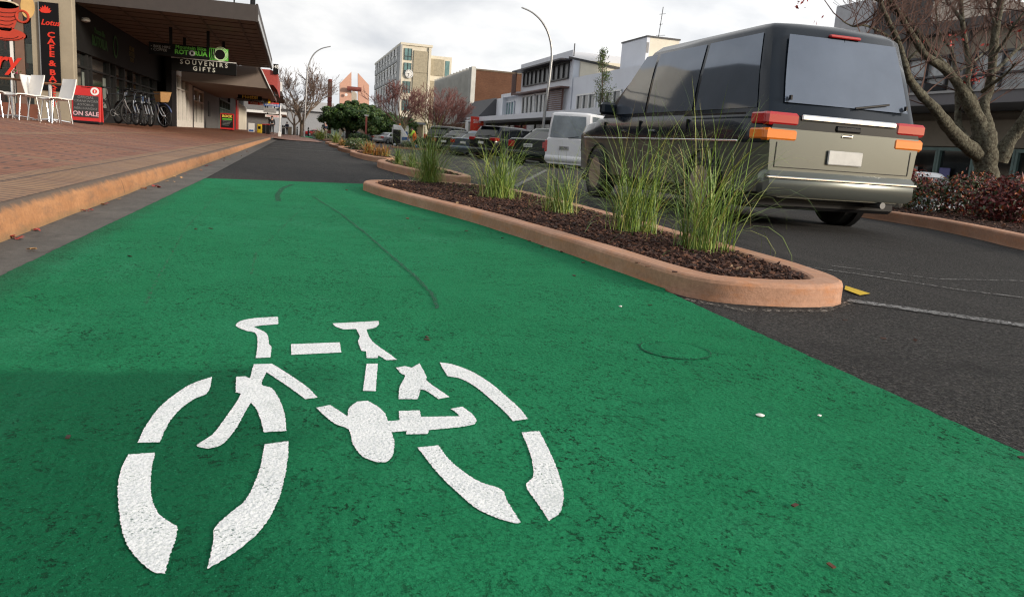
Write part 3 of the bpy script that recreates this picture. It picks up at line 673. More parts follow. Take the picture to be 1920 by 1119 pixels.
def car(name, label, cat, p, loc, rz, group=None):
    L_, W, H = p['L'], p['W'], p['H']; zb = p.get('zb', .22); zbelt = p['belt']; zdeck = p.get('deck', zbelt); zh = p.get('hood', zbelt-.08)
    yb0, yb1, yr0, yr1 = p['cab']; wr = p.get('wr', .80); BM = p['paint']; LM = p.get('lower', BM); split = p.get('split', zb+.16)
    root = thing(name, label, cat, loc, rz, group); w2 = W/2
    tr = p.get('rr', .32); wb = p.get('wb', L_*.59); ya, yf = p.get('ya', -wb/2-.02), p.get('yf', wb/2+.05)
    # body: sections along the length
    st = []
    def top(y):
        if y <= yb0: return zdeck
        if y >= yb1: return zh-(zh-.62 if zh > .66 else 0)*max(0,(y-(L_/2-.35))/.35)**2*.35-.06*(y-yb1)/max(.2, L_/2-yb1)
        return zbelt
    ys = [-L_/2, -L_/2+.03, -L_/2+.10, -L_/2+.28]+lin(-L_/2+.5, L_/2-.5, 14)+[L_/2-.28,L_/2-.12,L_/2-.04,L_/2]
    if yb0 > -L_/2+.3: ys += [yb0-.02, yb0+.04]
    ys += [yb1-.05, yb1+.03]; ys = sorted(set(ys))
    for y in ys:
        e = min(y+L_/2, 0.45)/.45; f = min(L_/2-y, .6)/.6
        k = (1-.085*(1-e)**2)*(1-.15*(1-f)**2); w_ = w2*k; zt = top(y); lo = zb+.03*(1-e)**2+.05*(1-f)**2
        er = 1-(1-min(1,(y+L_/2)/.10))**2*.35 if y < -L_/2+.1 else 1
        zt2 = lo+(zt-lo)*(1-.06*(1-min(1,(y+L_/2)/.12))**2-.25*(1-min(1,(L_/2-y)/.2))**2)
        prof = [(0,lo),(.80*w_,lo),(.955*w_,lo+.05),(.985*w_,split-.01),(.99*w_,split+.005),(1.0*w_,max(split+.06, lo+(zt2-lo)*.58)),(.985*w_,zt2-.10),(.955*w_,zt2-.025),(.90*w_,zt2),(.45*w_,zt2+.012),(0,zt2+.016)]
        st.append([(x,y,z) for x,z in prof]+[(-x,y,z) for x,z in reversed(prof[1:-1])])
    b = MB(); n = len(st[0])
    b.loft(st, True, False)
    half = len(prof)-1
    for o_ in (0, (len(st)-1)*n):
        for k in range(half):
            q_ = [o_+k, o_+k+1] + ([o_+n-k-1] if k+1 < half else []) + ([o_+n-k] if k > 0 else [])
            b.add([], []); b.f.append(q_); b.m.append(1 if k <= p.get('capsplit', 3) else 0)
    nside = (len(st)-1)*n
    for fi, f in enumerate(b.f):
        if fi < nside:
            k = f[0] % n
            seg = k if k < half else n-1-k
            b.m[fi] = 1 if seg <= 3 else 0
    bo = b.build('body', [BM, LM], root, smooth=38)
    for fi in range(nside, len(bo.data.polygons)): bo.data.polygons[fi].use_smooth = False
    # cabin
    rb = .12; wbx = .925*w2; wrx = wr*w2; zr0 = H-.09
    def ring(y0, y1, x, z, c): 
        return [(-x,y0+c,z),(-x*.97,y0+c*.35,z),(-x+c*.9,y0,z),(0,y0-c*.25,z),(x-c*.9,y0,z),(x*.97,y0+c*.35,z),(x,y0+c,z),(x,(y0+y1)/2,z),(x,y1-c,z),(x-c*1.2,y1,z),(0,y1+c*.5,z),(-x+c*1.2,y1,z),(-x,y1-c,z),(-x,(y0+y1)/2,z)]
    zb_ = zbelt-.03; rs = []
    for t in (0,.5,1): 
        rs.append(ring(yb0+(yr0-yb0)*t, yb1+(yr1-yb1)*t, wbx+(wrx-wbx)*t+.012*math.sin(t*3.14), zb_+(zr0-zb_)*t, rb+.04*t))
    rs += [ring(yr0+.06, yr1-.10, wrx-.045, H-.035, .18), ring(yr0+.16, yr1-.25, wrx-.16, H-.008, .2), ring(yr0+.5, yr1-.6, wrx*.5, H, .2)]
    MB().loft(rs, True, True).build('roof', p.get('roofpaint', BM), root, smooth=42)
    def sx(z): 
        t = (z-zb_)/(zr0-zb_); return wbx+(wrx-wbx)*t+.012*math.sin(max(0,min(1,t))*3.14)+.006
    z0, z1 = zbelt+.03, zr0-.03
    for s in (-1, 1):
        for (a, c, d, e2) in p['side']:       # y bottom rear, bottom front, top front, top rear
            b = MB(); q = []
            for u in range(5):
                for v in range(4):
                    t = v/3; yb_ = a+(c-a)*u/4; yt = e2+(d-e2)*u/4; z = z0+(z1-z0)*t; q.append((s*sx(z), yb_+(yt-yb_)*t, z))
            b.add(q, [(u*4+v,(u+1)*4+v,(u+1)*4+v+1,u*4+v+1) for u in range(4) for v in range(3)])
            b.build('side_window', p.get('glass', CARGL), root, smooth=True)
    def yrear(z): t = (z-zb_)/(zr0-zb_); return yb0+(yr0-yb0)*t
    def yfront(z): t = (z-zb_)/(zr0-zb_); return yb1+(yr1-yb1)*t
    zrb = p.get('rw', z0+.02)
    for nm, fy, sg, za in (('rear_window', yrear, -1, zrb), ('windscreen', yfront, 1, z0)):
        b = MB(); q = []
        for u in range(7):
            for v in range(4):
                t = v/3; z = za+(z1-.02-za)*t; ww = (sx(z)-.14); x = -ww+2*ww*u/6
                q.append((x, fy(z)+sg*(.012+.03*(1-(x/w2)**2)*.9), z))
        b.add(q, [(u*4+v,(u+1)*4+v,(u+1)*4+v+1,u*4+v+1) for u in range(6) for v in range(3)]); b.build(nm, p.get('glass', CARGL), root, smooth=True)
    # wheel arches and wheels
    for s in (-1, 1):
        for yy in (ya, yf):
            b = MB(); Mx = Matrix.Translation((s*(w2*.985), yy, tr+.02))@Matrix.Rotation(R(90)*s,4,'Y')
            b.lathe([(tr*1.17,-.06),(tr*1.17,.012),(tr*1.10,.014),(tr*1.08,-.04)], 30, Mx); b.build('wheel_arch', BLACK if p.get('blackarch', True) else BM, root, smooth=30)
            wheel(root, s*(w2-.085), yy, tr, .21, s, spokes=p.get('spokes', 7))
    yR = -L_/2
    for q in p.get('tail', ()):               # (x0,x1,z0,z1,wrap,material)
        for s in (-1, 1):
            b = MB(); x0, x1, za, zc, wrp, mm = q
            xo = x1; pts = []
            b.cbox(min(s*x0, s*x1), max(s*x0, s*x1), yR-.009, yR+.10, za, zc, .022)
            if wrp: b.cbox(*( (s*x1-.10, s*x1+.004) if s > 0 else (s*x1-.004, s*x1+.10)), yR+.02, yR+wrp, za+.01, zc-.005, .012)
            b.build('tail_light', mm, root)
    px_, pz = p.get('plate', (0, .62)); pw = p.get('pw', .36)
    pl = MB().cbox(px_-pw/2, px_+pw/2, yR-.024, yR-.006, pz-.062, pz+.062, .008).build('number_plate', p.get('platemat', PLATE), root)
    if p.get('text'): text_mb(MB(), p['text'], .105, (px_, yR-.027, pz), (1,0,0), (0,0,1), th=.001, sx=.85).build('lettering', p.get('inkmat', INK), pl)
    for s in (-1, 1):                          # mirrors, handles
        MB().cbox(min(s*w2*.93, s*(w2+.14)), max(s*w2*.93, s*(w2+.14)), yb1-.62, yb1-.50, zbelt+.02, zbelt+.17, .03).build('wing_mirror', BM, root)
        for yy in p.get('handles', ()): MB().cbox(s*w2*1.0-.012, s*w2*1.0+.012, yy-.09, yy+.09, zbelt-.20, zbelt-.165, .01).build('door_handle', p.get('handlemat', BM), root)
        for yy in p.get('seams', ()):
            MB().box(min(s*w2*.97, s*(w2+.002)), max(s*w2*.97, s*(w2+.002)), yy-.005, yy+.005, split+.05, zbelt-.06).build('door_seam', BLACK, root)
        MB().cbox(min(s*w2*.35, s*w2*.8), max(s*w2*.35, s*w2*.8), L_/2-.16, L_/2-.02, .60, .72, .03).build('headlight', CLEARL, root)
    bz = p.get('bumper', (.30, .56))
    MB().cbox(-w2*.93, w2*.93, yR-.045, yR+.12, bz[0], bz[1], .035).build('rear_bumper', p.get('bumpermat', BM), root, smooth=40)
    if p.get('spoiler'):
        z = p['spoiler']; y0 = p.get('spy', yb0-.05)
        b = MB(); b.cbox(-w2*.72, w2*.72, y0-.20, y0+.02, z-.025, z+.01, .012)
        if not p.get('hatch'):
            for s in (-1,1): b.cbox(s*w2*.6-.03, s*w2*.6+.03, y0-.14, y0, z-.10, z-.02, .01)
        b.build('spoiler', BM, root)
    if p.get('chromebar'):
        x, z = p['chromebar']; MB().cbox(-x, x, yR-.03, yR, z-.025, z+.025, .012).build('tailgate_garnish', CHROME, root)
    if p.get('wiper'):
        MB().tube([(.05,yrear(zrb)-.06,zrb+.0),(.42,yrear(zrb+.05)-.05,zrb+.06)], .009, 6).build('rear_wiper', BLACK, root)
    if p.get('aerial'): MB().tube([(0,yr0+.35,H-.01),(-.03,yr0+.12,H+.28)], .006, 5).build('aerial', BLACK, root)
    return root
BLK = paint('car_black', (.005,.005,.006), 0); NAVY = paint('car_midnight', (.006,.008,.014), 0); DGRN = paint('car_dark_green', (.004,.013,.011), 0); SILVER = paint('car_silver', (.42,.43,.44), .6, .32)
BGREY = paint('car_blue_grey', (.10,.13,.18), .5); CWHITE = paint('car_white', (.72,.73,.75), .0, .3); VANTOP = paint('van_dark_paint', (.011,.017,.026), .3, .22); VANGOLD = paint('van_champagne', (.115,.125,.115), .45, .3)
sed = dict(L=4.6, W=1.76, H=1.43, belt=.93, deck=.98, hood=.88, cab=(-1.55,1.25,-.75,.35), side=[(-1.15,-.42,-.45,-.80),(-.36,.72,.22,-.40)], plate=(0,.74), tail=[(.52,.84,.70,.90,.20,REDL)], handles=(-.55,.35), seams=(-.38,.75))
hat = dict(L=4.5, W=1.82, H=1.62, belt=1.02, hood=.98, cab=(-2.12,1.35,-1.75,.35), side=[(-1.85,-1.30,-1.15,-1.65),(-1.22,-.30,-.35,-1.10),(-.22,.85,.28,-.25)], plate=(-.05,.80), tail=[(.50,.88,.90,1.06,.30,REDL)], hatch=True, spoiler=1.58, spy=-1.72, chromebar=(.42,.98), wiper=True, aerial=True, rr=.35, handles=(-.55,.35), seams=(-1.25,-.26,.8), rw=1.12)
hia = dict(L=4.7, W=1.69, H=1.98, belt=1.12, hood=1.10, cab=(-2.30,2.25,-2.22,1.75), wr=.86, side=[(-2.05,-.95,-.95,-2.05),(-.85,.35,.35,-.85),(.45,1.75,1.40,.45)], plate=(-.08,.78), tail=[(.70,.82,.62,1.02,.12,REDL)], rr=.32, ya=-1.2, yf=1.5, handles=(.6,), rw=1.12, wiper=True, bumper=(.32,.52), seams=(.40,1.7))
PG = 'cars parked at an angle along the far side'
HEAD = -R(45)
def place(px, py, Y, dy, hd=HEAD):    # rear-bumper centre seen at pixel -> origin of the car
    c = P(px, py, Y); f = Vector((-math.sin(hd), math.cos(hd))); return (c.x+f.x*dy, Y+f.y*dy, zr(c.x+f.x*dy, Y+f.y*dy))
car('white_van', 'white parked van with tall rear window at the near end of the angled parking row', 'van', dict(hia, paint=CWHITE, glass=mat('painted_sky_van_glass',(.16,.19,.21),.05,var=.5,vs=.9,spec=.9), bumpermat=CWHITE, text='JN1751', platemat=mat('plate_grey', (.33,.33,.33), .5, var=.05)), place(1062,270,25.2,2.35), HEAD, PG)  # pale glass colour stands in for sky showing through the windows
car('parked_car', 'dark green sedan with plate between red lamps, parked beside the white van', 'car', dict(sed, paint=DGRN, text='DPS392', tail=[(.56,.84,.66,.90,.22,REDL)]), place(990,277,27.6,2.3), HEAD, PG)
car('parked_car', 'black hatchback wagon with chrome tailgate strip and alloy wheels, parked beside the dark green sedan', 'car', dict(hat, paint=NAVY), place(903,270,37,2.25,-R(58)), -R(58), PG)
car('parked_car', 'blue grey sedan parked half hidden between the hatchback wagon and the spoiler sedan', 'car', dict(sed, paint=BGREY, bumpermat=BGREY), place(868,267,42.5,2.3), HEAD, PG)
car('parked_car', 'black sedan with boot spoiler and red tail lamps in the angled parking row', 'car', dict(sed, paint=BLK, spoiler=1.10, spy=-1.95), place(832,264,45.5,2.3), HEAD, PG)
car('parked_car', 'black tall wagon at the far end of the angled row beyond the spoiler sedan', 'car', dict(hat, paint=BLK, H=1.72, chromebar=None, tail=[(.70,.88,.85,1.15,.2,REDL)]), place(815,257,51,2.25), HEAD, PG)
FG = 'cars parked far down the street'
car('parked_car', 'silver sedan parked behind the street sweeping machine', 'car', dict(sed, paint=SILVER, bumpermat=SILVER), place(708,254,98,2.3,-R(50)), -R(50), FG)
car('parked_car', 'silver grey car tucked against the far side of the silver sedan', 'car', dict(sed, paint=BGREY, L=4.3), place(690,253,106,2.2,-R(50)), -R(50), FG)
car('parked_car', 'black sedan in the shade under the big evergreen tree', 'car', dict(sed, paint=BLK), (10.6,137,.05), -R(75), FG)
car('parked_car', 'small dark red car seen in the distance past the lamp post', 'car', dict(sed, paint=paint('car_red', (.25,.015,.015))), (P(592,246,190).x,190,0), -R(90), FG)
car('parked_car', 'white car behind the red bushes, only its roof edge showing', 'car', dict(sed, paint=CWHITE, L=4.4), (P(1705,330,19.5).x,19.5,zr(16,19.5)), -R(20), 'cars parked beyond the tree bed')

# the passing people mover (frozen, sharp)
van = dict(L=4.75, W=1.70, H=1.83, zb=.26, split=.74, capsplit=5, glass=mat('tinted_van_glass',(.17,.20,.25),.05,.55,var=.1,vs=1.5), belt=1.02, hood=.98, cab=(-2.34,1.60,-2.10,.45), wr=.80, paint=VANTOP, lower=VANGOLD, bumpermat=VANGOLD, roofpaint=VANTOP,
  side=[(-2.14,-1.02,-1.02,-1.95),(-.95,.12,.10,-.95),(.19,1.18,.46,.17)], tail=[(.50,.83,.90,1.01,.24,REDL),(.50,.83,.77,.875,.24,AMBL)], plate=(0,.66), platemat=mat('plate_dull',(.50,.50,.48),.5,var=.1,vs=12), rr=.31, ya=-1.40, yf=1.38, rw=1.10, wiper=True, bumper=(.30,.52), handles=(-.2,.55), handlemat=VANTOP, seams=(-.99,.155,1.22), spokes=5)
vr = car('minivan', 'dark two-tone people mover with champagne lower body passing beside the near planter', 'van', van, (4.72, 6.0+2.375, 0.0), 0)
b = MB(); b.cbox(-.49,.49,-2.400,-2.370,.955,1.005,.01); b.build('tailgate_garnish', CHROME, vr)
b = MB(); b.box(-.70,.70,-2.379,-2.362,.545,.552)
for s in (-1,1): b.box(s*.70-.004,s*.70+.004,-2.379,-2.360,.552,.76)
b.build('tailgate_seam', BLACK, vr)
MB().cbox(-.16,.16,-2.175,-2.130,1.70,1.725,.008).build('brake_light', REDL, vr)
MB().cbox(-.13,.13,-2.392,-2.362,.885,.935,.012).build('tailgate_handle', BLACK, vr)
b = MB(); b.cbox(-.78,.78,-2.435,-2.400,.452,.472,.006); b.build('bumper_trim', CHROME, vr)
for s in (-1,1):
    MB().cbox(min(s*.845,s*.862),max(s*.845,s*.862),-2.0,1.9,.745,.765,.004).build('side_trim', CHROME, vr)
MB().cbox(-.78,.78,-2.2,2.1,.18,.30,.03).build('underbody', BLACK, vr)
MB().tube([(.45,-2.420,.27),(.45,-1.8,.27)], .03, 10).build('exhaust', STEELD, vr)

b = MB()
for s in (-1,1): b.box(s*.60-.008,s*.60+.008,-2.36,-2.33,1.12,1.16)
b.build('window_hinge', BLACK, vr)
MB().cbox(-.06,.06,-2.385,-2.372,.84,.866,.008).build('badge', CHROME, vr)
for s in (-1,1):
    MB().cbox(min(s*.862,s*.866),max(s*.862,s*.866),-2.1,-.95,.985,1.005,.0015).build('window_seal', BLACK, vr)

# litter sweeping machine
c = P(748,274,64); hz = Vector((c.x, 64, zr(c.x, 64)))
lm = thing('litter_machine', 'white and black pavement litter vacuum machine beside the reddish tree', 'litter machine', hz, R(-8))
MB().loft([[(-.55,0,.30),(.85,0,.25),(.95,0,.5),(.55,0,1.15),(.1,0,1.75),(-.5,0,1.80),(-.62,0,1.6)],[(-.55,1.1,.30),(.85,1.1,.25),(.95,1.1,.5),(.55,1.1,1.15),(.1,1.1,1.75),(-.5,1.1,1.80),(-.62,1.1,1.6)]]).build('body', mat('machine_white', (.72,.73,.74), .4, var=.05), lm, bevel=.05)
MB().cbox(-.50,.10,-.12,0,.35,1.42,.04).build('bin', BLACK, lm)
MB().cbox(-.85,-.50,-.05,1.1,1.62,1.72,.03).build('canopy', BLACK, lm); MB().tube([(-.52,-.05,.2),(-.52,-.05,1.65)], .03, 8).build('post', STEEL, lm)
MB().cbox(.2,.75,-.012,0,.62,.88,.01).build('decal', BLUEP, lm); MB().lathe([(.07,0),(.07,.1),(.04,.14)],12,Matrix.Translation((.0,.5,1.78))).build('beacon', AMBL, lm)
for x, y in ((-.35,0),(.5,0),(-.35,1.05),(.5,1.05)):
    Mx = Matrix.Translation((x,y,.22))@Matrix.Rotation(R(90),4,'X'); w_ = MB().lathe([(.12,-.08),(.21,-.08),(.22,0),(.21,.08),(.12,.08)],20,Mx).build('wheel', RUB, lm, smooth=30)
    MB().lathe([(.12,-.09),(.12,.09),(.05,.1)],14,Mx).build('rim', ALLOY, w_)
MB().tube([(.95,.5,.35),(1.3,.4,.2),(1.5,.2,.15)], .09, 10).build('nozzle', BLUEP, lm)

# ------------------------------------------------------------------ people
SKIN = mat('skin', (.42,.24,.17), .6, var=.06)
def skin_mesh(name, verts, edges, radii, m, parent, root=0, sub=1):
    me = bpy.data.meshes.new(name); me.from_pydata(verts, edges, [])
    o = bpy.data.objects.new(name, me); COL.objects.link(o)
    sk = o.modifiers.new('skin', 'SKIN'); sk.use_smooth_shade = True
    for i, v in enumerate(me.skin_vertices[0].data):
        rr = radii[i]; v.radius = rr if hasattr(rr, '__len__') else (rr, rr); v.use_root = (i == root)
    o.modifiers.new('sub', 'SUBSURF').levels = sub; o.modifiers['sub'].render_levels = sub
    dg = bpy.context.evaluated_depsgraph_get(); ev = o.evaluated_get(dg)
    me2 = bpy.data.meshes.new_from_object(ev); me2.name = name; me2.materials.clear(); me2.materials.append(m)
    o2 = bpy.data.objects.new(name, me2); bpy.data.objects.remove(o); bpy.data.meshes.remove(me); o2.name = name
    COL.objects.link(o2); o2.parent = parent; return o2
def person(label, loc, rz, J, cloth, h=1.75, extra=None):
    # J: joints dict; default standing figure facing +y
    D = dict(pel=(0,0,.95), ab=(0,.01,1.12), ch=(0,0,1.32), nk=(0,0,1.47), hd=(0,.02,1.58), tp=(0,.015,1.70),
      sl=(-.18,0,1.40), el=(-.24,-.02,1.12), wl=(-.24,.08,.88), sr=(.18,0,1.40), er=(.24,-.02,1.12), wr=(.24,.08,.88),
      hl=(-.095,0,.90), kl=(-.10,.02,.50), al=(-.10,-.02,.09), tl=(-.115,.16,.04), hr=(.095,0,.90), kr=(.10,.02,.50), ar=(.10,-.02,.09), tr=(.115,.16,.04))
    D.update(J); s = h/1.75; V = {k: Vector(v)*s for k, v in D.items()}
    root = thing('person', label, 'person', loc, rz)
    names = ['pel','ab','ch','nk','hd','tp','sl','el','wl','sr','er','wr','hl','kl','al','tl','hr','kr','ar','tr']; idx = {k: i for i, k in enumerate(names)}
    vs = [V[k] for k in names]
    rd = dict(pel=(.13,.10), ab=(.12,.09), ch=(.145,.10), nk=.055, hd=(.085,.10), tp=(.06,.07), sl=.058, el=.042, wl=.030, sr=.058, er=.042, wr=.030, hl=.082, kl=.056, al=.040, tl=.034, hr=.082, kr=.056, ar=.040, tr=.034)
    rad = [tuple(q*s for q in rd[k]) if hasattr(rd[k], '__len__') else rd[k]*s for k in names]
    ed = [('pel','ab'),('ab','ch'),('ch','nk'),('nk','hd'),('hd','tp'),('ch','sl'),('sl','el'),('el','wl'),('ch','sr'),('sr','er'),('er','wr'),('pel','hl'),('hl','kl'),('kl','al'),('al','tl'),('pel','hr'),('hr','kr'),('kr','ar'),('ar','tr')]
    ed = [(idx[a], idx[c]) for a, c in ed]
    for sd_ in ('l','r'):                       # palm, five fingers
        w_ = V['w'+sd_]; d = (w_-V['e'+sd_]).normalized(); sx_ = -1 if sd_ == 'l' else 1; side = d.cross(Vector((sx_,0,0))); side = side.normalized() if side.length > .01 else Vector((0,1,0))
        pm = w_+d*.055*s; vs.append(pm); rad.append(.032*s); ip = len(vs)-1; ed.append((idx['w'+sd_], ip))
        for q, ln in ((-.03,.065),(-.01,.082),(.01,.078),(.028,.062)):
            vs.append(pm+d*ln*.6*s+side*q*s); rad.append(.011*s); ed.append((ip, len(vs)-1))
            vs.append(pm+d*ln*1.0*s+side*q*s+Vector((-sx_*.02*s,0,0))); rad.append(.008*s); ed.append((len(vs)-2, len(vs)-1))
        vs.append(pm+side*.055*s+d*.01*s); rad.append(.012*s); ed.append((ip, len(vs)-1))
    skin_mesh('body', vs, ed, rad, SKIN, root)
    def garment(nm, keys, edges, grow, m, shorten=None):
        vv = [V[k].copy() for k in keys]; ii = {k: i for i, k in enumerate(keys)}
        if shorten:
            for k, (to, t) in shorten.items(): vv[ii[k]] = V[k].lerp(V[to], t)
        rr = [tuple((q+grow)*s for q in rd[k]) if hasattr(rd[k], '__len__') else (rd[k]+grow)*s for k in keys]
        return skin_mesh(nm, vv, [(ii[a], ii[c]) for a, c in edges], rr, m, root)
    garment('jacket', ['pel','ab','ch','nk','sl','el','wl','sr','er','wr'], [('pel','ab'),('ab','ch'),('ch','nk'),('ch','sl'),('sl','el'),('el','wl'),('ch','sr'),('sr','er'),('er','wr')], .022, cloth[0], {'nk':('ch',.35),'wl':('el',.1),'wr':('er',.1)})
    garment('trousers', ['pel','hl','kl','al','hr','kr','ar'], [('pel','hl'),('hl','kl'),('kl','al'),('pel','hr'),('hr','kr'),('kr','ar')], .018, cloth[1], {'al':('kl',.05),'ar':('kr',.05)})
    for k in 'lr':
        a, t = V['a'+k], V['t'+k]; MB().tube([a+Vector((0,-.05,-.03))*s, a+Vector((0,.02,-.03))*s, t+Vector((0,0,0)), t+Vector((0,.05,0))], [.042*s,.05*s,.042*s,.02*s], 10).build('shoe', cloth[2], root, smooth=True)
    hd, tp = V['hd'], V['tp']; up = (tp-hd).normalized(); Mh = Matrix.Translation(hd+up*.05*s)
    b = MB(); b.lathe([(.02*s,.115*s),(.07*s,.098*s),(.098*s,.05*s),(.105*s,0),(.10*s,-.05*s)], 14, Mh@Matrix.Rotation(R(-18),4,'X')@Matrix.Translation((0,-.015*s,.01))); b.build('hair', cloth[3], root, smooth=True)
    b = MB(); b.lathe([(.004*s,.0),(.018*s,-.02*s),(.016*s,-.035*s),(.004*s,-.04*s)], 8, Matrix.Translation(hd+Vector((0,.108,.02))*s)); b.build('nose', SKIN, root, smooth=True)
    for e in (-1,1):
        MB().lathe([(.002,.012*s),(.012*s,.004*s),(.012*s,-.004*s),(.002,-.012*s)], 8, Matrix.Translation(hd+Vector((e*.035,.095,.045))*s)).build('eye', INK, root); MB().cbox(e*.105*s-.01,e*.105*s+.01,hd.y-.02,hd.y+.02,hd.z-.02*s,hd.z+.045*s,.006).build('ear', SKIN, root)
    return root
CLO = dict(navy=mat('cloth_navy', (.018,.026,.05), .85), black=mat('cloth_black', (.011,.011,.012), .85), tan=mat('cloth_khaki', (.19,.165,.13), .85), hiv=mat('cloth_hivis_lime', (.45,.80,.06), .7, var=.05), org=mat('cloth_orange', (.85,.13,.01), .7, var=.05), dk=mat('hair_dark', (.012,.010,.009), .7), gr=mat('hair_grey', (.2,.19,.18), .7), shoe=mat('shoe_dark', (.02,.017,.015), .6))
c = P(610,260,79)
person('man in navy jacket and khaki trousers standing with bowed head at the crossing', (c.x,79,.02), R(35), dict(hd=(0,.10,1.52), tp=(0,.13,1.63), nk=(0,.05,1.46), el=(-.25,.02,1.14), wl=(-.12,.26,1.05), er=(.25,.02,1.14), wr=(.12,.26,1.05)), (CLO['navy'],CLO['tan'],CLO['shoe'],CLO['gr']))
c = P(510,248,80); person('person in black coat and trousers walking on the brick pavement by the rubbish bins', (c.x,80,zp(c.x,80)), R(10), dict(kl=(-.10,.10,.50), al=(-.10,.05,.12), tl=(-.11,.22,.06), kr=(.10,-.02,.50), ar=(.10,-.16,.10), tr=(.11,-.02,.04)), (CLO['black'],CLO['black'],CLO['shoe'],CLO['dk']))
c = P(538,249,112); person('person in dark jacket farther down the pavement near the bin and bollards', (c.x,112,.1), R(160), {}, (CLO['navy'],CLO['black'],CLO['shoe'],CLO['dk']))
c = P(777,268,60.5)
wk = person('street worker in orange vest over lime sleeves bending to sweep', (c.x,60.5,zr(c.x,60.5)), R(75), dict(ch=(0,.10,1.28), nk=(0,.18,1.40), hd=(0,.25,1.48), tp=(0,.28,1.60), sl=(-.18,.10,1.34), sr=(.18,.10,1.34), el=(-.24,.22,1.10), wl=(-.16,.42,1.0), er=(.24,.20,1.08), wr=(.14,.40,.92), kl=(-.11,.08,.50), kr=(.11,.02,.50)), (CLO['hiv'],CLO['org'],CLO['shoe'],CLO['dk']))
b = MB(); b.loft([[(x*1.18,y*1.25+o_,z) for x,y in [(.145*math.cos(a),.115*math.sin(a)) for a in [i*.524 for i in range(12)]]] for z, o_ in ((.93,.0),(1.12,.03),(1.28,.09),(1.36,.12))], True, True); b.build('vest', CLO['org'], wk, smooth=True)
br = MB().tube([wk.location+Vector((-.42,.25,1.12)), wk.location+Vector((-.75,-.1,.05))], .018, 8); o = br.build('broom', mat('broom_wood', (.4,.27,.12), .6)); 
bb = MB().cbox(-.18,.18,-.04,.04,0,.10,.02, Matrix.Translation(wk.location+Vector((-.75,-.1,.0)))).build('broom_head', BLUEP); bb.parent = o; tag(o, 'long wooden broom with blue head held by the street worker', 'broom')
# ------------------------------------------------------------------ left side: shops under verandas
def clear_glass():
    m = bpy.data.materials.new('clear_shop_glass'); m.use_nodes = True; nt = m.node_tree; N = nt.nodes; N.remove(N['Principled BSDF'])
    t = N.new('ShaderNodeBsdfTransparent'); t.inputs[0].default_value = (.85,.88,.86,1); g = N.new('ShaderNodeBsdfGlossy'); g.inputs['Roughness'].default_value = .04
    mx = N.new('ShaderNodeMixShader'); f = N.new('ShaderNodeFresnel'); f.inputs[0].default_value = 1.5
    nt.links.new(f.outputs[0], mx.inputs[0]); nt.links.new(t.outputs[0], mx.inputs[1]); nt.links.new(g.outputs[0], mx.inputs[2]); nt.links.new(mx.outputs[0], N['Material Output'].inputs[0]); return m
CGL = clear_glass()
BEIGE = mat('beige_render', (.30,.26,.19), .8, var=.12, vs=1.5, bump=.2, bs=20); SOFF = mat('soffit_brown', (.17,.135,.112), .7, var=.08, vs=1); FASC = mat('fascia_brown', (.042,.034,.031), .6, var=.1); FASCG = mat('fascia_grey_edge', (.36,.38,.40), .5, var=.05)
SHOPD = mat('shopfront_dark', (.012,.012,.012), .6, var=.15, spec=.2); REDT = mat('sign_red', (.62,.03,.012), .45, var=.05); GRNT = mat('sign_green', (.10,.42,.04), .5, var=.05); WHT = mat('sign_white', (.72,.72,.70), .5, var=.03); GREYT = mat('sign_grey', (.30,.30,.30), .5, var=.05); YELT = mat('sign_yellow', (.80,.62,.10), .5, var=.04); WOODP = mat('brown_tabletop', (.20,.10,.045), .4, var=.3, vs=8); DIMG = mat('sign_dim_green', (.035,.12,.03), .6, var=.1); DIMW = mat('sign_dim_white', (.20,.20,.20), .6); DIMY = mat('sign_dim_yellow', (.16,.13,.035), .6)
WICK = mat('wicker', (.36,.20,.075), .7, var=.3, vs=60, bump=.6, bs=120)
FACE = ((1,0,0),(0,0,1)); SIDE = ((0,1,0),(0,0,1))
def wz(px, py, Y): return P(px, py, Y)
# --- cafe: its end wall faces the camera
YC = 23.5; XB = -6.0
caf = thing('cafe_building', 'beige rendered cafe with wide shop window behind the white chairs', 'shop building', (-8, 26, .4))
xp = P(139,120,YC).x; xs0 = P(68,120,YC).x
MB().cbox(xs0, xp, YC, YC+.32, .40, 4.6, .02).build('pier', BEIGE, caf, world=True)
MB().box(-14, XB-.3, 26.0, 26.2, .40, 4.6).build('back_wall', mat('cafe_interior', (.10,.075,.05), .8, var=.3, vs=1.3), caf, world=True)
MB().box(-14, xs0-.002, YC-.05, YC+.14, .38, .78).build('plinth', mat('cafe_plinth', (.16,.055,.03), .7, var=.2), caf, world=True)
MB().box(-14, XB-.3, YC+.14, 26.0, 3.5, 3.62).build('ceiling', BEIGE, caf, world=True)
MB().box(-14, XB-.3, YC+.14, 26.0, .36, .42).build('floor', FOOT, caf, world=True)
win = MB().box(-14, xs0-.004, YC+.04, YC+.05, .78, 3.5).build('window', CGL, caf, world=True)
for px, wd, m in ((23,.07,WHT),(38,.20,mat('mullion_brown',(.17,.10,.07),.6)),(66,.10,BEIGE),(-60,.06,WHT)):
    x = P(px,120,YC).x; MB().box(x-wd/2, x+wd/2, YC-.01, YC+.10, .78, 3.5).build('mullion', m, win, world=False) if False else None
    o = MB().box(x-wd/2-caf.location.x, x+wd/2-caf.location.x, YC-.01-26, YC+.10-26, .78-.4, 3.5-.4).build('mullion', m, win)
shelf = thing('shelf', 'cafe shelves stacked with small jars and boxes behind the window glass', 'shelf', (P(2,120,24.6).x, 24.6, .42))
MB().box(-1.6,.75,.25,.32,0,2.6).build('back_panel', mat('shelf_back', (.06,.03,.02), .8), shelf)
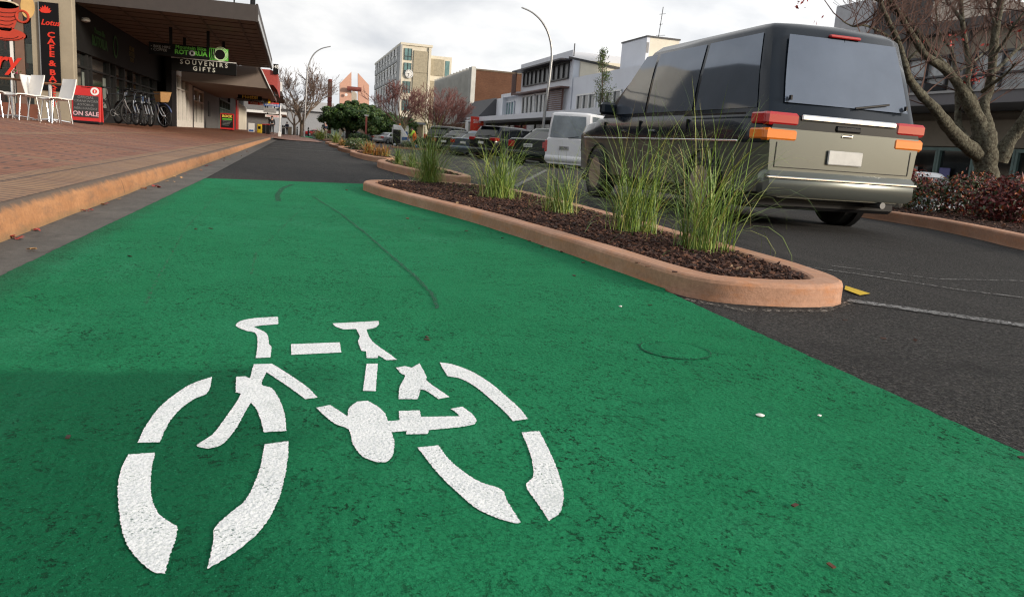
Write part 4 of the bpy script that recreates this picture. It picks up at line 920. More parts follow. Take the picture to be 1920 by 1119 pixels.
for k in range(5): MB().box(-1.6,.75,-.15,.249,.35+k*.45,.38+k*.45).build('board', mat('shelf_board', (.16,.09,.05), .6), shelf)
r = random.Random(21); jm = [mat('jar_%s' % n_, c_, .3, var=.1) for n_, c_ in (('red', (.42,.03,.02)),('cream', (.55,.48,.36)),('brown', (.16,.07,.03)),('green', (.05,.12,.04)),('white', (.65,.64,.60)))]
b = MB()
for k in range(5):
    x = -1.5
    while x < .68:
        w_ = r.uniform(.05,.10); b.mat(r.randrange(5)); b.lathe([(w_*.45,0),(w_*.5,.02),(w_*.5,r.uniform(.12,.22)),(w_*.3,.25),(w_*.3,.28)], 8, Matrix.Translation((x, .0, .38+k*.45))); x += w_+.03
o = b.build('jars', jm, shelf); stuff(o)
# cup decal on the glass
cx, cz = P(9,32,YC-.02).x, P(9,32,YC-.02).z
dec = thing('window_decal', 'large red and black cup and saucer picture on the cafe window', 'window decal', (cx, YC-.02, cz))
CUPR = mat('decal_red', (.46,.045,.02), .5, var=.1)
ell = lambda ax_, az, ox=0, oz=0, a0=0, a1=6.2832, n_=28: [(ox+ax_*math.cos(a0+(a1-a0)*i/n_), 0, oz+az*math.sin(a0+(a1-a0)*i/n_)) for i in range(n_)]
MB().slab([(-.33,0,.30),(-.30,0,.02),(-.20,0,-.24),(-.10,0,-.34),(.10,0,-.34),(.20,0,-.24),(.30,0,.02),(.33,0,.30)], .006, (0,1,0)).build('cup', CUPR, dec)
MB().slab(ell(.45,.16,0,-.42), .005, (0,1,0)).build('saucer', CUPR, dec)
b = MB()
for k in range(5): z = .16-.1*k; w_ = .33-.035*k-.02*(k>2); b.tube([(-w_+.02,-.004,z),(-w_*.5,-.004,z-.05),(0,-.004,z-.065),(w_*.5,-.004,z-.05),(w_-.02,-.004,z)], .008, 6)
for k in range(2): b.tube([(q[0]*(.9-.25*k),-.004,(q[2]+.42)*(.9-.25*k)-.42) for q in ell(.45,.16,0,-.42,3.14,6.28,14)], .008, 6)
b.build('black_lines', BLACK, dec); MB().slab(ell(.33,.10,0,.30), .007, (0,1,0)).build('rim', mat('decal_cream', (.62,.52,.36), .5), dec); MB().slab(ell(.27,.07,0,.30), .012, (0,1,0)).build('coffee', mat('decal_coffee', (.22,.09,.03), .5), dec)
MB().torus((.39,0,.05),(0,1,0),.14,.028,20,6).build('handle', CUPR, dec); MB().slab(ell(.16,.28,.52,.30), .004, (0,1,0)).build('bun', mat('decal_bun', (.62,.40,.15), .5), dec)
q = P(12,115,YC-.02); o = text_mb(MB(), 'ry', .62, q, *FACE, shear=.25, bold=.012).build('window_lettering', REDT); tag(o, 'red script lettering ry on the cafe window glass', 'lettering')
# tall black sign panel
a, c = P(70,3,YC-.03), P(119,172,YC-.03)
sg = thing('cafe_sign', 'tall black panel with red vertical lettering cafe and bakery on the beige pier', 'sign', ((a.x+c.x)/2, YC-.03, c.z))
ww = (c.x-a.x)/2-.04; hh = a.z-c.z
MB().cbox(-ww,ww,-.03,0,0,hh,.006).build('panel', mat('sign_gloss_black', (.006,.006,.007), .55, var=0, spec=.15), sg)
MB().box(-ww-.025,-ww-.002,-.035,0,0,hh).build('frame', STEEL, sg)
b = MB(); chars = list('CAFE')+['&']+list('BAKERY'); zs = []; z = hh-.80
for k, ch in enumerate(chars):
    if ch == '&' or k == 5: z -= .07
    text_mb(b, ch, .195, (.03,-.034,z), *FACE, sx=1.3, bold=.006); z -= .158
text_mb(b, 'Lotus', .19, (.02,-.034,hh-.50), *FACE, shear=.3, bold=.004)
b.build('lettering', REDT, sg)
b = MB()
for k in range(-3,4):
    a_ = k*.36; d = (math.sin(a_), math.cos(a_)); l_ = .20-.012*abs(k); n_ = (d[1], -d[0])
    b.slab([(-.08+x, -.034, hh-.27+z_) for x, z_ in ((0,0),(d[0]*l_*.55+n_[0]*.035,d[1]*l_*.55+n_[1]*.035),(d[0]*l_,d[1]*l_),(d[0]*l_*.55-n_[0]*.035,d[1]*l_*.55-n_[1]*.035))], -.004-.0007*k, (0,1,0))
b.build('flower_emblem', REDT, sg)
q = P(57,101,YC+.0); o = MB().cbox(q.x-.13,q.x+.13,YC+.12,YC+.15,q.z-.24,q.z+.24,.008).build('notice', mat('notice_cream',(.45,.44,.38),.7,var=.06)); tag(o, 'pale notice board fixed inside the cafe glass left of the black sign', 'notice board')
# --- chairs and tables
def chair(label, loc, rz):
    t = thing('cafe_chair', label, 'chair', loc, rz, 'white cafe chairs on the pavement')
    prof = [(.24,.425),(.21,.445),(.10,.45),(-.08,.435),(-.17,.44),(-.215,.50),(-.25,.62),(-.28,.73),(-.295,.82)]
    rings = []
    for k, (y, z) in enumerate(prof):
        f = k/(len(prof)-1); w_ = .235-.02*abs(f-.5); cur = .035 if k > 4 else .018
        top = [(w_*u, y+(cur*(u*u) if k > 4 else 0), z+(cur*u*u if k <= 4 else 0)) for u in (-1,-.7,-.35,0,.35,.7,1)]
        nrm = Vector((0,-.35,-1)) if k < 4 else (Vector((0,-.8,-.6)) if k == 4 else Vector((0,-1,-.2))); nrm.normalize()
        rings.append(top+[tuple(Vector(p)+nrm*.018) for p in reversed(top)])
    MB().loft(rings, True, True).build('seat_shell', WPLAST, t, smooth=60)
    for x, y in ((-.2,.17),(.2,.17),(-.2,-.17),(.2,-.17)): MB().tube([(x*.85,y*.8,.425),(x,y*1.1,0)], .0125, 10).build('leg', CHROME, t, smooth=True)
    MB().tube([(-.17,.14,.418),(-.17,-.14,.418),(.17,-.14,.418),(.17,.14,.418),(-.17,.14,.418)], .009, 8).build('under_frame', CHROME, t)
    return t
def table(label, loc):
    t = thing('cafe_table', label, 'table', loc, 0, 'cafe tables on the pavement')
    MB().lathe([(.0,.70),(.30,.70),(.335,.705),(.34,.715),(.335,.725),(.0,.726)], 32).build('top', WOODP, t, smooth=30)
    MB().lathe([(.035,.01),(.035,.70)], 16).build('pedestal', CHROME, t, smooth=30)
    b = MB()
    for k in range(4): a_ = k*1.5708+.5; b.tube([(0,0,.05),(.33*math.cos(a_),.33*math.sin(a_),.012)], [.02,.012], 8)
    b.build('base', CHROME, t); return t
for px, Y, rz, lab in ((-6,16.6,-R(95),'white cafe chair cut off by the photo edge, facing the first table'),(46,16.4,R(132),'white cafe chair between the two tables with its back to the second table'),(82,16.7,-R(100),'white cafe chair facing the table in front of the black sign'),(106,16.5,R(132),'white cafe chair nearest the red sandwich board')):
    x = P(px,228,Y).x; chair(lab, (x, Y, zp(x,Y)), rz)
for px, Y, lab in ((27,17.1,'round brown cafe table at the cafe window'),(97,17.3,'round brown cafe table before the tall black sign')):
    x = P(px,228,Y).x; table(lab, (x, Y, zp(x,Y)))
fl = P(31,152,17.1); pt = thing('flower_pot', 'small pot of pink flowers standing on the cafe table', 'flower pot', (fl.x, 17.1, zp(fl.x,17.1)+.726))
MB().lathe([(.03,0),(.045,.08),(.04,.085),(.0,.07)], 14).build('pot', mat('pot_dark',(.05,.04,.03),.6), pt, smooth=30)
b = MB(); rr_ = random.Random(3); leafball(b, (0,0,.13), (.08,.08,.05), 90, .018, 2, (3,2), rr_); b.build('flowers', [LEAFD[1], mat('petal_pink',(.55,.05,.16),.5)], pt, recalc=False)
# --- sandwich boards
def aboard(label, loc, rz, w_, h_, face, frame, name='sandwich_board'):
    t = thing(name, label, 'sandwich board', loc, rz)
    tilt = .10
    for s_ in (-1,1):
        Mx = Matrix.Translation((0, 0, .05))@Matrix.Translation((0,s_*.14,0))@Matrix.Rotation(s_*tilt,4,'X')
        MB().cbox(-w_/2,w_/2,-.012,.012,0,h_,.012,Mx).build('board', frame, t)
    MB().cbox(-w_/2*.96,w_/2*.96,-.17,.17,0,.07,.02).build('base', BLACK, t)
    Mf = Matrix.Translation((0,-.14,.05))@Matrix.Rotation(-tilt,4,'X'); return t, Mf
def on(Mf, x, z, d=-.02): return Mf@Vector((x, d, z))
q = P(165,234,21); t, Mf = aboard('red framed chalk sandwich board reading on sale beside the beige pier', (q.x,21,zp(q.x,21)), R(-2), .62, .82, None, REDP)
fr = (Mf.to_3x3()@Vector((1,0,0)), Mf.to_3x3()@Vector((0,0,1)))
MB().cbox(-.27,.27,-.022,-.013,.10,.60,.004,Mf).build('chalk_panel', mat('chalkboard',(.025,.026,.027),.7,var=.15), t)
b = MB()
for k, (tx, s_) in enumerate((('OFFICIAL',.085),('*CRANKWORX',.078),('ROTORUA',.072),('MERCHANDISE',.075))): text_mb(b, tx, s_, on(Mf,-.01,.555-k*.085,-.025), *fr, th=.001, shear=.15)
b.build('chalk_lettering', mat('chalk_grey',(.20,.20,.20),.8), t)
text_mb(MB(), 'ON SALE', .14, on(Mf,0,.18,-.025), *fr, th=.001, bold=.003).build('sale_lettering', mat('chalk_pink',(.62,.38,.42),.8), t)
Mx = Mf@Matrix.Translation((.19,-.016,.71))@Matrix.Rotation(R(90),4,'X'); MB().lathe([(.092,0),(.092,.006)],24,Mx).build('white_disc', WHT, t); MB().lathe([(.05,.006),(.05,.010)],20,Mx).build('red_disc', REDT, t); o = MB().cbox(-.012,.012,-.03,.03,.010,.013,.002,Mx).build('emblem', WHT, t)
MB().cbox(-.10,.10,-.02,-.013,.785,.80,.004,Mf).build('slot', BLACK, t)
q = P(426,242,56); t, Mf = aboard('red edged black menu board with green and yellow writing before the grey shopfront', (q.x,56,zp(q.x,56)), 0, .86, 1.05, None, REDP)
fr = (Mf.to_3x3()@Vector((1,0,0)), Mf.to_3x3()@Vector((0,0,1))); MB().cbox(-.37,.37,-.022,-.013,.12,.98,.004,Mf).build('menu_panel', BLACK, t)
text_mb(MB(), 'ROCK', .22, on(Mf,0,.86,-.026), *fr, th=.001, bold=.008).build('lettering', YELT, t); MB().cbox(-.3,.3,-.027,-.02,.62,.72,.004,Mf).build('green_band', GRNT, t)
b = MB()
for k in range(4): b.cbox(-.28,.28-.06*k,-.027,-.02,.54-k*.09,.565-k*.09,.003,Mf)
b.build('menu_lines', DIMW, t)
# --- bike shop
XB = -6.0
bs = thing('bike_shop', 'dark bike hire shop with long glazed front under the brown veranda', 'shop building', (XB-3, 34, .4))
MB().box(XB-6, XB-.25, 26.21, 43, .38, 7.6).build('wall', SHOPD, bs, world=True)
MB().box(XB-.25, XB-.02, YC+.33, 43, 2.45, 3.75).build('fascia_board', SHOPD, bs, world=True)
MB().box(XB-.25, XB-.02, YC+.33, 43, .38, .62).build('stall_riser', SHOPD, bs, world=True)
yw = 23.95
for k, wd in enumerate((1.6,.85,1.5,.5,2.6,1.0,1.6,1.6,1.8,2.0,2.2)):
    w_ = MB().box(XB-.2, XB-.18, yw, yw+wd-.1, .62, 2.45).build('window' if k not in (1,5) else 'door', SHOPGL, bs, world=True)
    f = MB(); ox, oy, oz = bs.location
    for a_, c_ in ((yw-.05,yw+.02),(yw+wd-.12,yw+wd-.05)): f.box(XB-.22-ox, XB-.08-ox, a_-oy, c_-oy, .62-oz, 2.45-oz)
    f.box(XB-.22-ox, XB-.10-ox, yw+.02-oy, yw+wd-.12-oy, 2.0-oz, 2.06-oz)
    f.build('frame', mat('shop_mullion',(.02,.02,.02),.6,spec=.2), w_)
    if k in (0,2,4): MB().box(XB-.178-ox,XB-.172-ox,yw+wd*.72-oy,yw+wd*.9-oy,.9-oz,1.9-oz).build('poster', mat('poster_pale',(.16,.18,.16),.6,var=.5,vs=3), w_)
    yw += wd
b = MB(); text_mb(b, 'Mountain Bike', .26, (XB+.0,29.2,3.25), *SIDE, th=.004); text_mb(b, 'ROTORUA', .44, (XB+.0,29.2,2.92), *SIDE, th=.004, bold=.01)
b.build('fascia_lettering', DIMG, bs, world=True)
MB().torus((XB+.0,31.6,3.05),(1,0,0),.34,.045,28,6,.3).build('fascia_ring_emblem', DIMG, bs, world=True)
b = MB(); text_mb(b, 'BIKE HIRE\nSHUTTLES\nTOURS', .24, (XB+.0,34.6,3.05), *SIDE, th=.004); b.build('fascia_list', DIMY, bs, world=True)
q = P(150,55,26.6); sl = thing('wall_lamp', 'round white bracket lamp on the dark bike shop fascia', 'lamp', (XB-.02,26.9,3.35))
MB().lathe([(.02,0),(.12,.03),(.13,.08),(.09,.13),(.0,.14)],18,Matrix.Translation((.12,0,-.05))).build('globe', WHT, sl, smooth=True); MB().tube([(0,0,0),(.08,0,.06),(.12,0,.04)], .015, 8).build('bracket', BLACK, sl)
# --- souvenir shop and the row beyond
XS = -5.5
ss = thing('souvenir_shop', 'white framed souvenir shop beyond the bike shop', 'shop building', (XS-3, 47, .4))
MB().box(XS-6, XS-.25, 43, 50, .38, 7.4).build('wall', SHOPD, ss, world=True)
MB().box(XS-.25, XS, 41.6, 43.3, .38, 3.9).build('dark_column', BLACK, ss, world=True)
WFR = mat('white_shopfront', (.66,.63,.57), .6, var=.06)
def shopfront(root, y0, y1, n_, zt, fm, gm, xs, doors=()):
    ox, oy, oz = root.location; step = (y1-y0)/n_
    for k in range(n_):
        a_, c_ = y0+k*step, y0+(k+1)*step; nm = 'door' if k in doors else 'window'
        p = MB().box(xs-.14,xs-.12,a_+.1,c_-.1,.72,zt-.1).build(nm, gm, root, world=True)
        f = MB()
        for q0, q1, z0, z1 in ((a_,a_+.1,.4,zt),(c_-.1,c_,.4,zt),(a_+.1,c_-.1,.4,.72),(a_+.1,c_-.1,zt-.1,zt),(a_+.1,c_-.1,zt-.78,zt-.7)): f.box(xs-.2-ox,xs-ox,q0-oy+.0015,q1-oy-.0015,z0-oz,z1-oz)
        f.box(xs-.15-ox,xs-.05-ox,(a_+c_)/2-.04-oy,(a_+c_)/2+.04-oy,.72-oz,zt-.78-oz)
        f.build('frame', fm, p)
shopfront(ss, 43.3, 48.3, 3, 3.05, WFR, SHOPGL, XS, (1,))
MB().box(XS-.2,XS,48.3,50,.4,3.9).build('white_pilaster', WFR, ss, world=True)
MB().box(XS-.2,XS,43.3,48.3,3.05,3.9).build('bulkhead', WFR, ss, world=True)
g2 = thing('salon_shop', 'grey shop with two white doors in the middle of the row', 'shop building', (XS-3, 58, .4))
MB().box(XS-6, XS-.25, 50, 68, .38, 7.4).build('wall', MIDGREY, g2, world=True); shopfront(g2, 50.6, 56.2, 2, 2.7, WFR, SHOPGL, XS, (0,1))
MB().box(XS-.2,XS,50,50.6,.4,3.6).build('dark_pilaster', DARK, g2, world=True); MB().box(XS-.25,XS+.02,50.6,56.2,2.7,3.6).build('sign_fascia', DARK, g2, world=True)
text_mb(MB(), 'El Bruno', .42, (XS+.03,53.4,3.15), *SIDE, shear=.25).build('lettering', DIMW, g2, world=True)
MB().box(XS-.2,XS,56.2,68,.4,3.6).build('grey_front', mat('shop_grey_panel',(.10,.098,.096),.6,var=.1), g2, world=True); MB().box(XS,XS+.03,59,60.4,1.2,2.2).build('poster', BLACK, g2, world=True)
hs = thing('hostel_building', 'dark red trimmed hostel building far along the shop row', 'shop building', (XS-3, 90, .4))
MB().box(XS-6, XS-.25, 68, 108, .38, 7.0).build('wall', MIDGREY, hs, world=True); shopfront(hs, 68.5, 80, 4, 2.8, mat('teal_frame',(.10,.16,.145),.5), SHOPGL, XS, (1,)); MB().box(XS-.2,XS,80,88,.4,3.4).build('dark_front', DARK, hs, world=True)
MB().box(XS-.2,XS+.1,88,91,.4,4).build('red_pier', REDP, hs, world=True); MB().box(XS-.2,XS+.05,91,108,.4,3.2).build('cream_panel', CREAM, hs, world=True)
fs = thing('corner_shop', 'far corner shop with white canopy past the street name pole', 'shop building', (-9, 132, .2)); MB().box(-14,-3.2,122,150,.1,6).build('wall', MIDGREY, fs, world=True); MB().box(-8,-.6,120,150,2.9,3.25).build('canopy', WHT, fs, world=True); MB().box(-3.2,-3.0,124,148,.3,2.8).build('window', SHOPGL, fs, world=True)
# --- verandas (parts of their shops)
def veranda(root, y0, y1, x1, zs_, th_, seams=True, fm=FASC, sm_=SOFF, x0=-6.0):
    ox, oy, oz = root.location
    s_ = MB().box(x0, x1-.04, y0+.05, y1, zs_, zs_+.04).build('soffit', sm_, root, world=True)
    MB().box(x0, x1, y0, y1, zs_+.0415, zs_+th_).build('veranda', fm, root, world=True)
    MB().box(x1-.038, x1+.03, y0-.03, y1, zs_-.06, zs_+th_+.03).build('fascia', fm, root, world=True); MB().box(x1+.0315, x1+.05, y0-.02, y1, zs_-.03, zs_+th_*.35).build('fascia_edge', FASCG, root, world=True)
    MB().box(x0, x1-.04, y0-.03, y0+.048, zs_-.05, zs_+th_).build('end_fascia', fm, root, world=True)
    if seams:
        b = MB(); y = y0+1.2
        while y < y1-.3: b.box(x0+.1-ox,x1-.1-ox,y-oy,y+.05-oy,zs_-.018-oz,zs_-.001-oz); y += 1.2
        x = x0+1.1
        while x < x1-.3: b.box(x-ox,x+.06-ox,y0+.1-oy,y1-.1-oy,zs_-.030-oz,zs_-.019-oz); x += 1.1
        b.build('battens', mat('soffit_batten',(.10,.078,.065),.7), s_) if False else b.build('battens', mat('soffit_batten',(.10,.078,.065),.7), root)
veranda(bs, 25.7, 44.6, -1.02, 3.75, .42)
MB().box(-14, -6.0, 25.7, 26.18, 3.62, 4.17).build('end_fascia', FASC, caf, world=True)
# the second veranda: deep bulkhead with a sloping street face
def bulkhead(root, y0, y1, poly, m, name='veranda'):
    pts = [P(x, y, y0) for x, y in poly]
    MB().slab(pts, y1-y0, (0,1,0)).build(name, m, root, world=True)
bulkhead(g2, 45.2, 66, [(300,112),(487,126),(506,167),(300,147)], SOFF)
bulkhead(g2, 45.1, 66, [(487.3,126),(489,126),(508,168),(506.3,167.3)], WHT, 'white_edge')
bulkhead(hs, 66.5, 82, [(430,125),(507,131),(521,137),(520,170),(513,160),(430,150)], mat('red_fascia',(.32,.045,.035),.6,var=.1))
MB().box(-5.7,-1.3,66.6,80,3.25,3.4).build('soffit', mat('red_brown_soffit',(.13,.055,.045),.7), hs, world=True)
bulkhead(hs, 84, 106, [(440,160),(529,172),(531,181),(440,172)], FASC)
bulkhead(hs, 86, 88, [(524.5,154),(529,154.5),(529,172),(524,172)], WHT, 'white_end_panel')
# rooftop rail and red stair seen above the veranda
o = thing('balcony_rail', 'dark balcony rail standing above the brown veranda', 'rail', (-1.2,26,4.17)); 
for k in range(7): MB().box(-.03,.03,k*.35-.02,k*.35+.02,0,1.0).build('post', BLACK, o)
MB().box(-3.2,.04,-.06,-.02,.42,.48).build('top_rail', BLACK, o)
for k in range(3): MB().box(-.5-k*.9,-.46-k*.9,-.06,-.02,0,.42).build('post', BLACK, o)
o = thing('upper_storey', 'cream and red upper wall glimpsed above the veranda', 'building', (-5.6,34,4.2)); MB().box(-2,.5,-4,8,.0,3.4).build('wall', CREAM, o); MB().box(.5,.6,-1,1,.2,2.6).build('red_panel', REDP, o)
# --- hanging signs
def hang(name, label, poly, Y, m, th_=.10, hangers=(), cat='sign', ztop=None):
    a_, c_, d_, e_ = [P(x, y, Y) for x, y in poly]; x0, x1 = (a_.x+e_.x)/2, (c_.x+d_.x)/2; z1, z0 = (a_.z+c_.z)/2, (d_.z+e_.z)/2
    t = thing(name, label, cat, ((x0+x1)/2, Y, z0)); w_, h_ = (x1-x0)/2, z1-z0
    MB().cbox(-w_,w_,0,th_,0,h_,.01).build('panel', m, t)
    for f in hangers: MB().box(-w_+2*w_*f-.05,-w_+2*w_*f+.05,th_*.3,th_*.7,h_,(ztop or 3.75)-z0).build('hanger', BLACK, t)
    return t, w_, h_
SB = mat('sign_matt_black', (.006,.006,.006), .6, var=0, spec=.12)
t, w_, h_ = hang('hanging_sign', 'black hanging bike hire sign with green lettering and a green swirl emblem', [(279,76),(428,95),(428,118),(279,100)], 30, SB, .12, (.27,.74))
text_mb(MB(), '• BIKE HIRE\n• COFFEE', .125, (-w_+.06,-.004,h_*.5+.02), *FACE, align='LEFT', th=.002).build('white_lettering', GREYT, t)
text_mb(MB(), 'Mountain Bike', .17, (.06,-.004,h_*.80), *FACE, th=.002, bold=.003).build('script_lettering', GRNT, t); b = MB(); text_mb(b, 'ROT   RUA', .205, (.06,-.004,h_*.40), *FACE, th=.002, bold=.008, sx=1.05); b.build('green_lettering', GRNT, t)
MB().torus((.09,-.006,h_*.40),(0,1,0),.07,.03,20,6,.2).build('silver_swirl', STEEL, t)
MB().box(w_-.62,w_-.002,-.006,-.001,.0+.01,h_-.01).build('swirl_panel', mat('swirl_green',(.10,.50,.05),.5,var=.5,vs=3), t)
b = MB()
for k in range(5): b.lathe([(.17-.0*k,.0),(.17,.004)],26,Matrix.Translation((w_-.27,-.007,h_*.5))@Matrix.Rotation(R(90),4,'X')) if k == 0 else None
b.build('swirl_centre', SB, t)
b = MB()
for k in range(3): b.torus((w_-.27+.012*k,-.012,h_*.5+.008*k),(0,1,0),.175+.028*k,.008,30,5,.4)
b.build('swirl_rings', mat('swirl_pale',(.62,.80,.50),.5), t); b = MB()
for k in range(3): b.tube([(w_-.60+.07*k,-.01,.03),(w_-.56+.05*k,-.01,h_*.4),(w_-.58+.07*k,-.01,h_-.04)], .018, 6)
b.build('fern_marks', SB, t)
t, w_, h_ = hang('hanging_sign', 'black hanging sign with white square lettering souvenirs gifts', [(321,106),(443,122),(443,145),(321,130)], 33, SB, .16, (.2,.8), ztop=3.75)
b = MB(); text_mb(MB(), 'S O U V E N I R S', .23, (.0,-.004,h_*.74), *FACE, th=.002, bold=.004).build('lettering', mat('sign_offwhite',(.55,.57,.52),.5), t); text_mb(b, 'G I F T S', .22, (.0,-.004,h_*.28), *FACE, th=.002, bold=.004); b.build('lettering', mat('sign_offwhite',(.55,.57,.52),.5), t)
MB().box(-w_,w_,.03,.12,h_,h_+.03).build('light_strip', WHT, t)
for lab, poly, Y, m, tx, tm, sz in (
    ('black hanging hostel sign with yellow lettering', [(446,175),(491,180),(491,189),(446,184)], 57, SB, 'Hostel', YELT, .34),
    ('dark grey hanging basement cinema sign below the hostel sign', [(444,181),(491,188),(491,193),(444,188)], 57.4, mat('sign_charcoal',(.03,.03,.032),.6), 'BASEMENT CINEMA', DIMW, .19),
    ('grey hanging double line sign above the hostel sign', [(448,163),(469,165),(469,177),(448,175)], 55, DARK, '', DIMW, .2),
    ('red hanging sign with white lettering behind the street name sign', [(465,188),(523,195),(523,201),(465,195)], 63, REDT, 'Kiwi Takeaways', WHT, .26),
    ('black and yellow hanging sign on the veranda edge', [(491,179),(507,181),(507,195),(491,193)], 60, mat('sign_slate',(.06,.065,.07),.5), '', DIMW, .2),
    ('pale grey sign panel hanging beneath the red sign', [(494,202),(518,204),(518,213),(494,211)], 70, GREYT, '', DIMW, .2),
    ('white and red sign panel over the far shop entrance', [(497,214),(528,218),(528,222),(497,219)], 82, WHT, '', REDT, .2)):
    t, w_, h_ = hang('hanging_sign', lab, poly, Y, m, .12, (.15,.85), ztop=3.4)
    if tx: text_mb(MB(), tx, sz, (0,-.004,h_*.48), *FACE, th=.002, bold=.008, sx=1.1).build('lettering', tm, t)
    elif 'yellow' in lab: MB().box(w_*.45,w_,-.005,-.001,0,h_).build('yellow_edge', YEL, t)
    else:
        b = MB()
        for k in range(2): b.box(-w_*.8,w_*.7,-.005,-.001,h_*(.28+.34*k),h_*(.42+.34*k))
        b.build('text_lines', tm, t)
t, w_, h_ = hang('street_number_sign', 'black upright number sign 145 on the red veranda roof', [(512,120),(522,121),(522,140),(512,139)], 66.3, SB, .12, ())
text_mb(MB(), '145', .34, (-.02,-.004,h_*.72), *FACE, th=.002, bold=.008).build('lettering', WHT, t)
# ceiling lights
for px, py, Y in ((433,86,37),(478,159,56)):
    q = P(px,py,Y); t = thing('ceiling_light', 'square lantern under the brown veranda' if Y == 37 else 'square lantern under the second pale veranda', 'lamp', (q.x,Y,q.z)); MB().loft([[(-.11,-.11,-.13),(.11,-.11,-.13),(.11,.11,-.13),(-.11,.11,-.13)],[(-.19,-.19,.08),(.19,-.19,.08),(.19,.19,.08),(-.19,.19,.08)]]).build('shade', mat('lantern_glass',(.22,.18,.11),.4), t); MB().cbox(-.24,.24,-.24,.24,.08,.12,.01).build('top_plate', DARK, t); MB().tube([(0,0,.12),(0,0,max(.2,3.75-q.z) if Y==37 else .2)], .02, 6).build('stem', DARK, t)
q = P(355,55,31); t = thing('security_camera', 'small dark security camera under the veranda', 'camera', (q.x,31,q.z)); MB().cbox(-.16,.10,-.05,.05,-.05,.05,.015).build('camera_body', BLACK, t); MB().tube([(.06,0,.04),(.10,0,3.75-q.z)], .02, 6).build('bracket', BLACK, t)
# --- bicycles
def bicycle(label, rear, front, zf, col, lean=0.06, basket=False, grp='bicycles parked outside the bike shop'):
    d = Vector((front[0]-rear[0], front[1]-rear[1])); rz = math.atan2(-d.x, d.y)
    t = thing('bicycle', label, 'bicycle', (rear[0], rear[1], zf), rz, grp)
    rr = .335; wb = 1.06; S = Matrix.Rotation(lean,4,'Y'); pt_ = lambda x, y, z: S@Vector((x,y,z))
    for y in (0, wb):
        w_ = MB().torus(pt_(0,y,rr), S.to_3x3()@Vector((1,0,0)), rr-.022, .026, 32, 8).build('wheel', RUB, t, smooth=True)
        b = MB(); b.torus(pt_(0,y,rr), S.to_3x3()@Vector((1,0,0)), rr-.052, .011, 32, 6)
        for k in range(14): a_ = k*math.pi/7; b.tube([pt_((-1)**k*.02,y,rr), pt_(0,y+(rr-.05)*math.cos(a_),rr+(rr-.05)*math.sin(a_))], .0022, 3)
        b.tube([pt_(-.045,y,rr), pt_(.045,y,rr)], .022, 8); b.build('rim', ALLOY if basket else mat('bike_rim_dark',(.07,.07,.072),.35,.7), w_, smooth=True)
    bbk = (0,.43,.29); st = (0,.27,.78); hd = (0,.80,.82); hb = (0,.83,.70)
    b = MB()
    for a_, c_, r_ in ((bbk,st,.018),(st,hd,.017),(bbk,hb,.021),(hd,hb,.02)): b.tube([pt_(*a_), pt_(*c_)], r_, 8)
    for s_ in (-.05,.05): b.tube([pt_(s_*.4,.40,.30), pt_(s_,0,rr)], .009, 6); b.tube([pt_(s_*.4,.29,.72), pt_(s_,0,rr)], .008, 6)
    b.build('frame', col, t, smooth=True)
    b = MB()
    for s_ in (-.05,.05): b.tube([pt_(s_*.6,.835,.68), pt_(s_,.90,.52), pt_(s_,wb,rr)], .014, 6)
    b.build('fork', mat('fork_silver',(.5,.5,.5),.3,.6), t, smooth=True)
    MB().tube([pt_(0,.27,.76), pt_(0,.235,.92)], .013, 6).build('seat_post', STEEL, t); sd_ = MB().loft([[pt_(x,y,z) for x,z in ((-w_,.93),(-w_*.8,.955),(0,.965),(w_*.8,.955),(w_,.93),(0,.92))] for y, w_ in ((.10,.05),(.14,.08),(.22,.07),(.30,.03),(.38,.02))]).build('saddle', BLACK, t, smooth=True)
    MB().tube([pt_(-.31,.76,.99), pt_(-.22,.82,.97), pt_(0,.80,.93), pt_(.22,.82,.97), pt_(.31,.76,.99)], .013, 8).build('handlebar', BLACK, t, smooth=True); MB().tube([pt_(0,.80,.82), pt_(0,.79,.94)], .016, 6).build('stem', BLACK, t)
    MB().torus(pt_(.04,.43,.29), S.to_3x3()@Vector((1,0,0)), .09, .012, 20, 5).build('chainring', STEELD, t)
    for s_ in (-1,1): MB().tube([pt_(s_*.06,.43,.29), pt_(s_*.09,.43+s_*.15,.29-s_*.07)], .011, 6).build('crank', STEEL, t); MB().cbox(s_*.15-.045,s_*.15+.045,.43+s_*.15-.04,.43+s_*.15+.04,.28-s_*.07,.30-s_*.07,.005,S).build('pedal', BLACK, t)
    if basket:
        b = MB(); b.loft([[pt_(x,y,z) for x,y in ((-a_,.92-.02),(a_,.92-.02),(a_,.92+a_*1.5),(-a_,.92+a_*1.5))] for a_, z in ((.13,.74),(.15,.80),(.19,1.02),(.20,1.04),(.185,1.04),(.14,.80))]); b.build('basket', WICK, t, smooth=20)
        MB().tube([pt_(0,rr*math.cos(a_)*1.08*1.0+wb, rr+rr*1.08*math.sin(a_)) for a_ in [math.pi*(.1+.75*i/12) for i in range(13)]], .022, 6).build('mudguard', col, t)
    return t
bp = lambda px, Y: (P(px,236,Y).x, Y)
ZB = .34
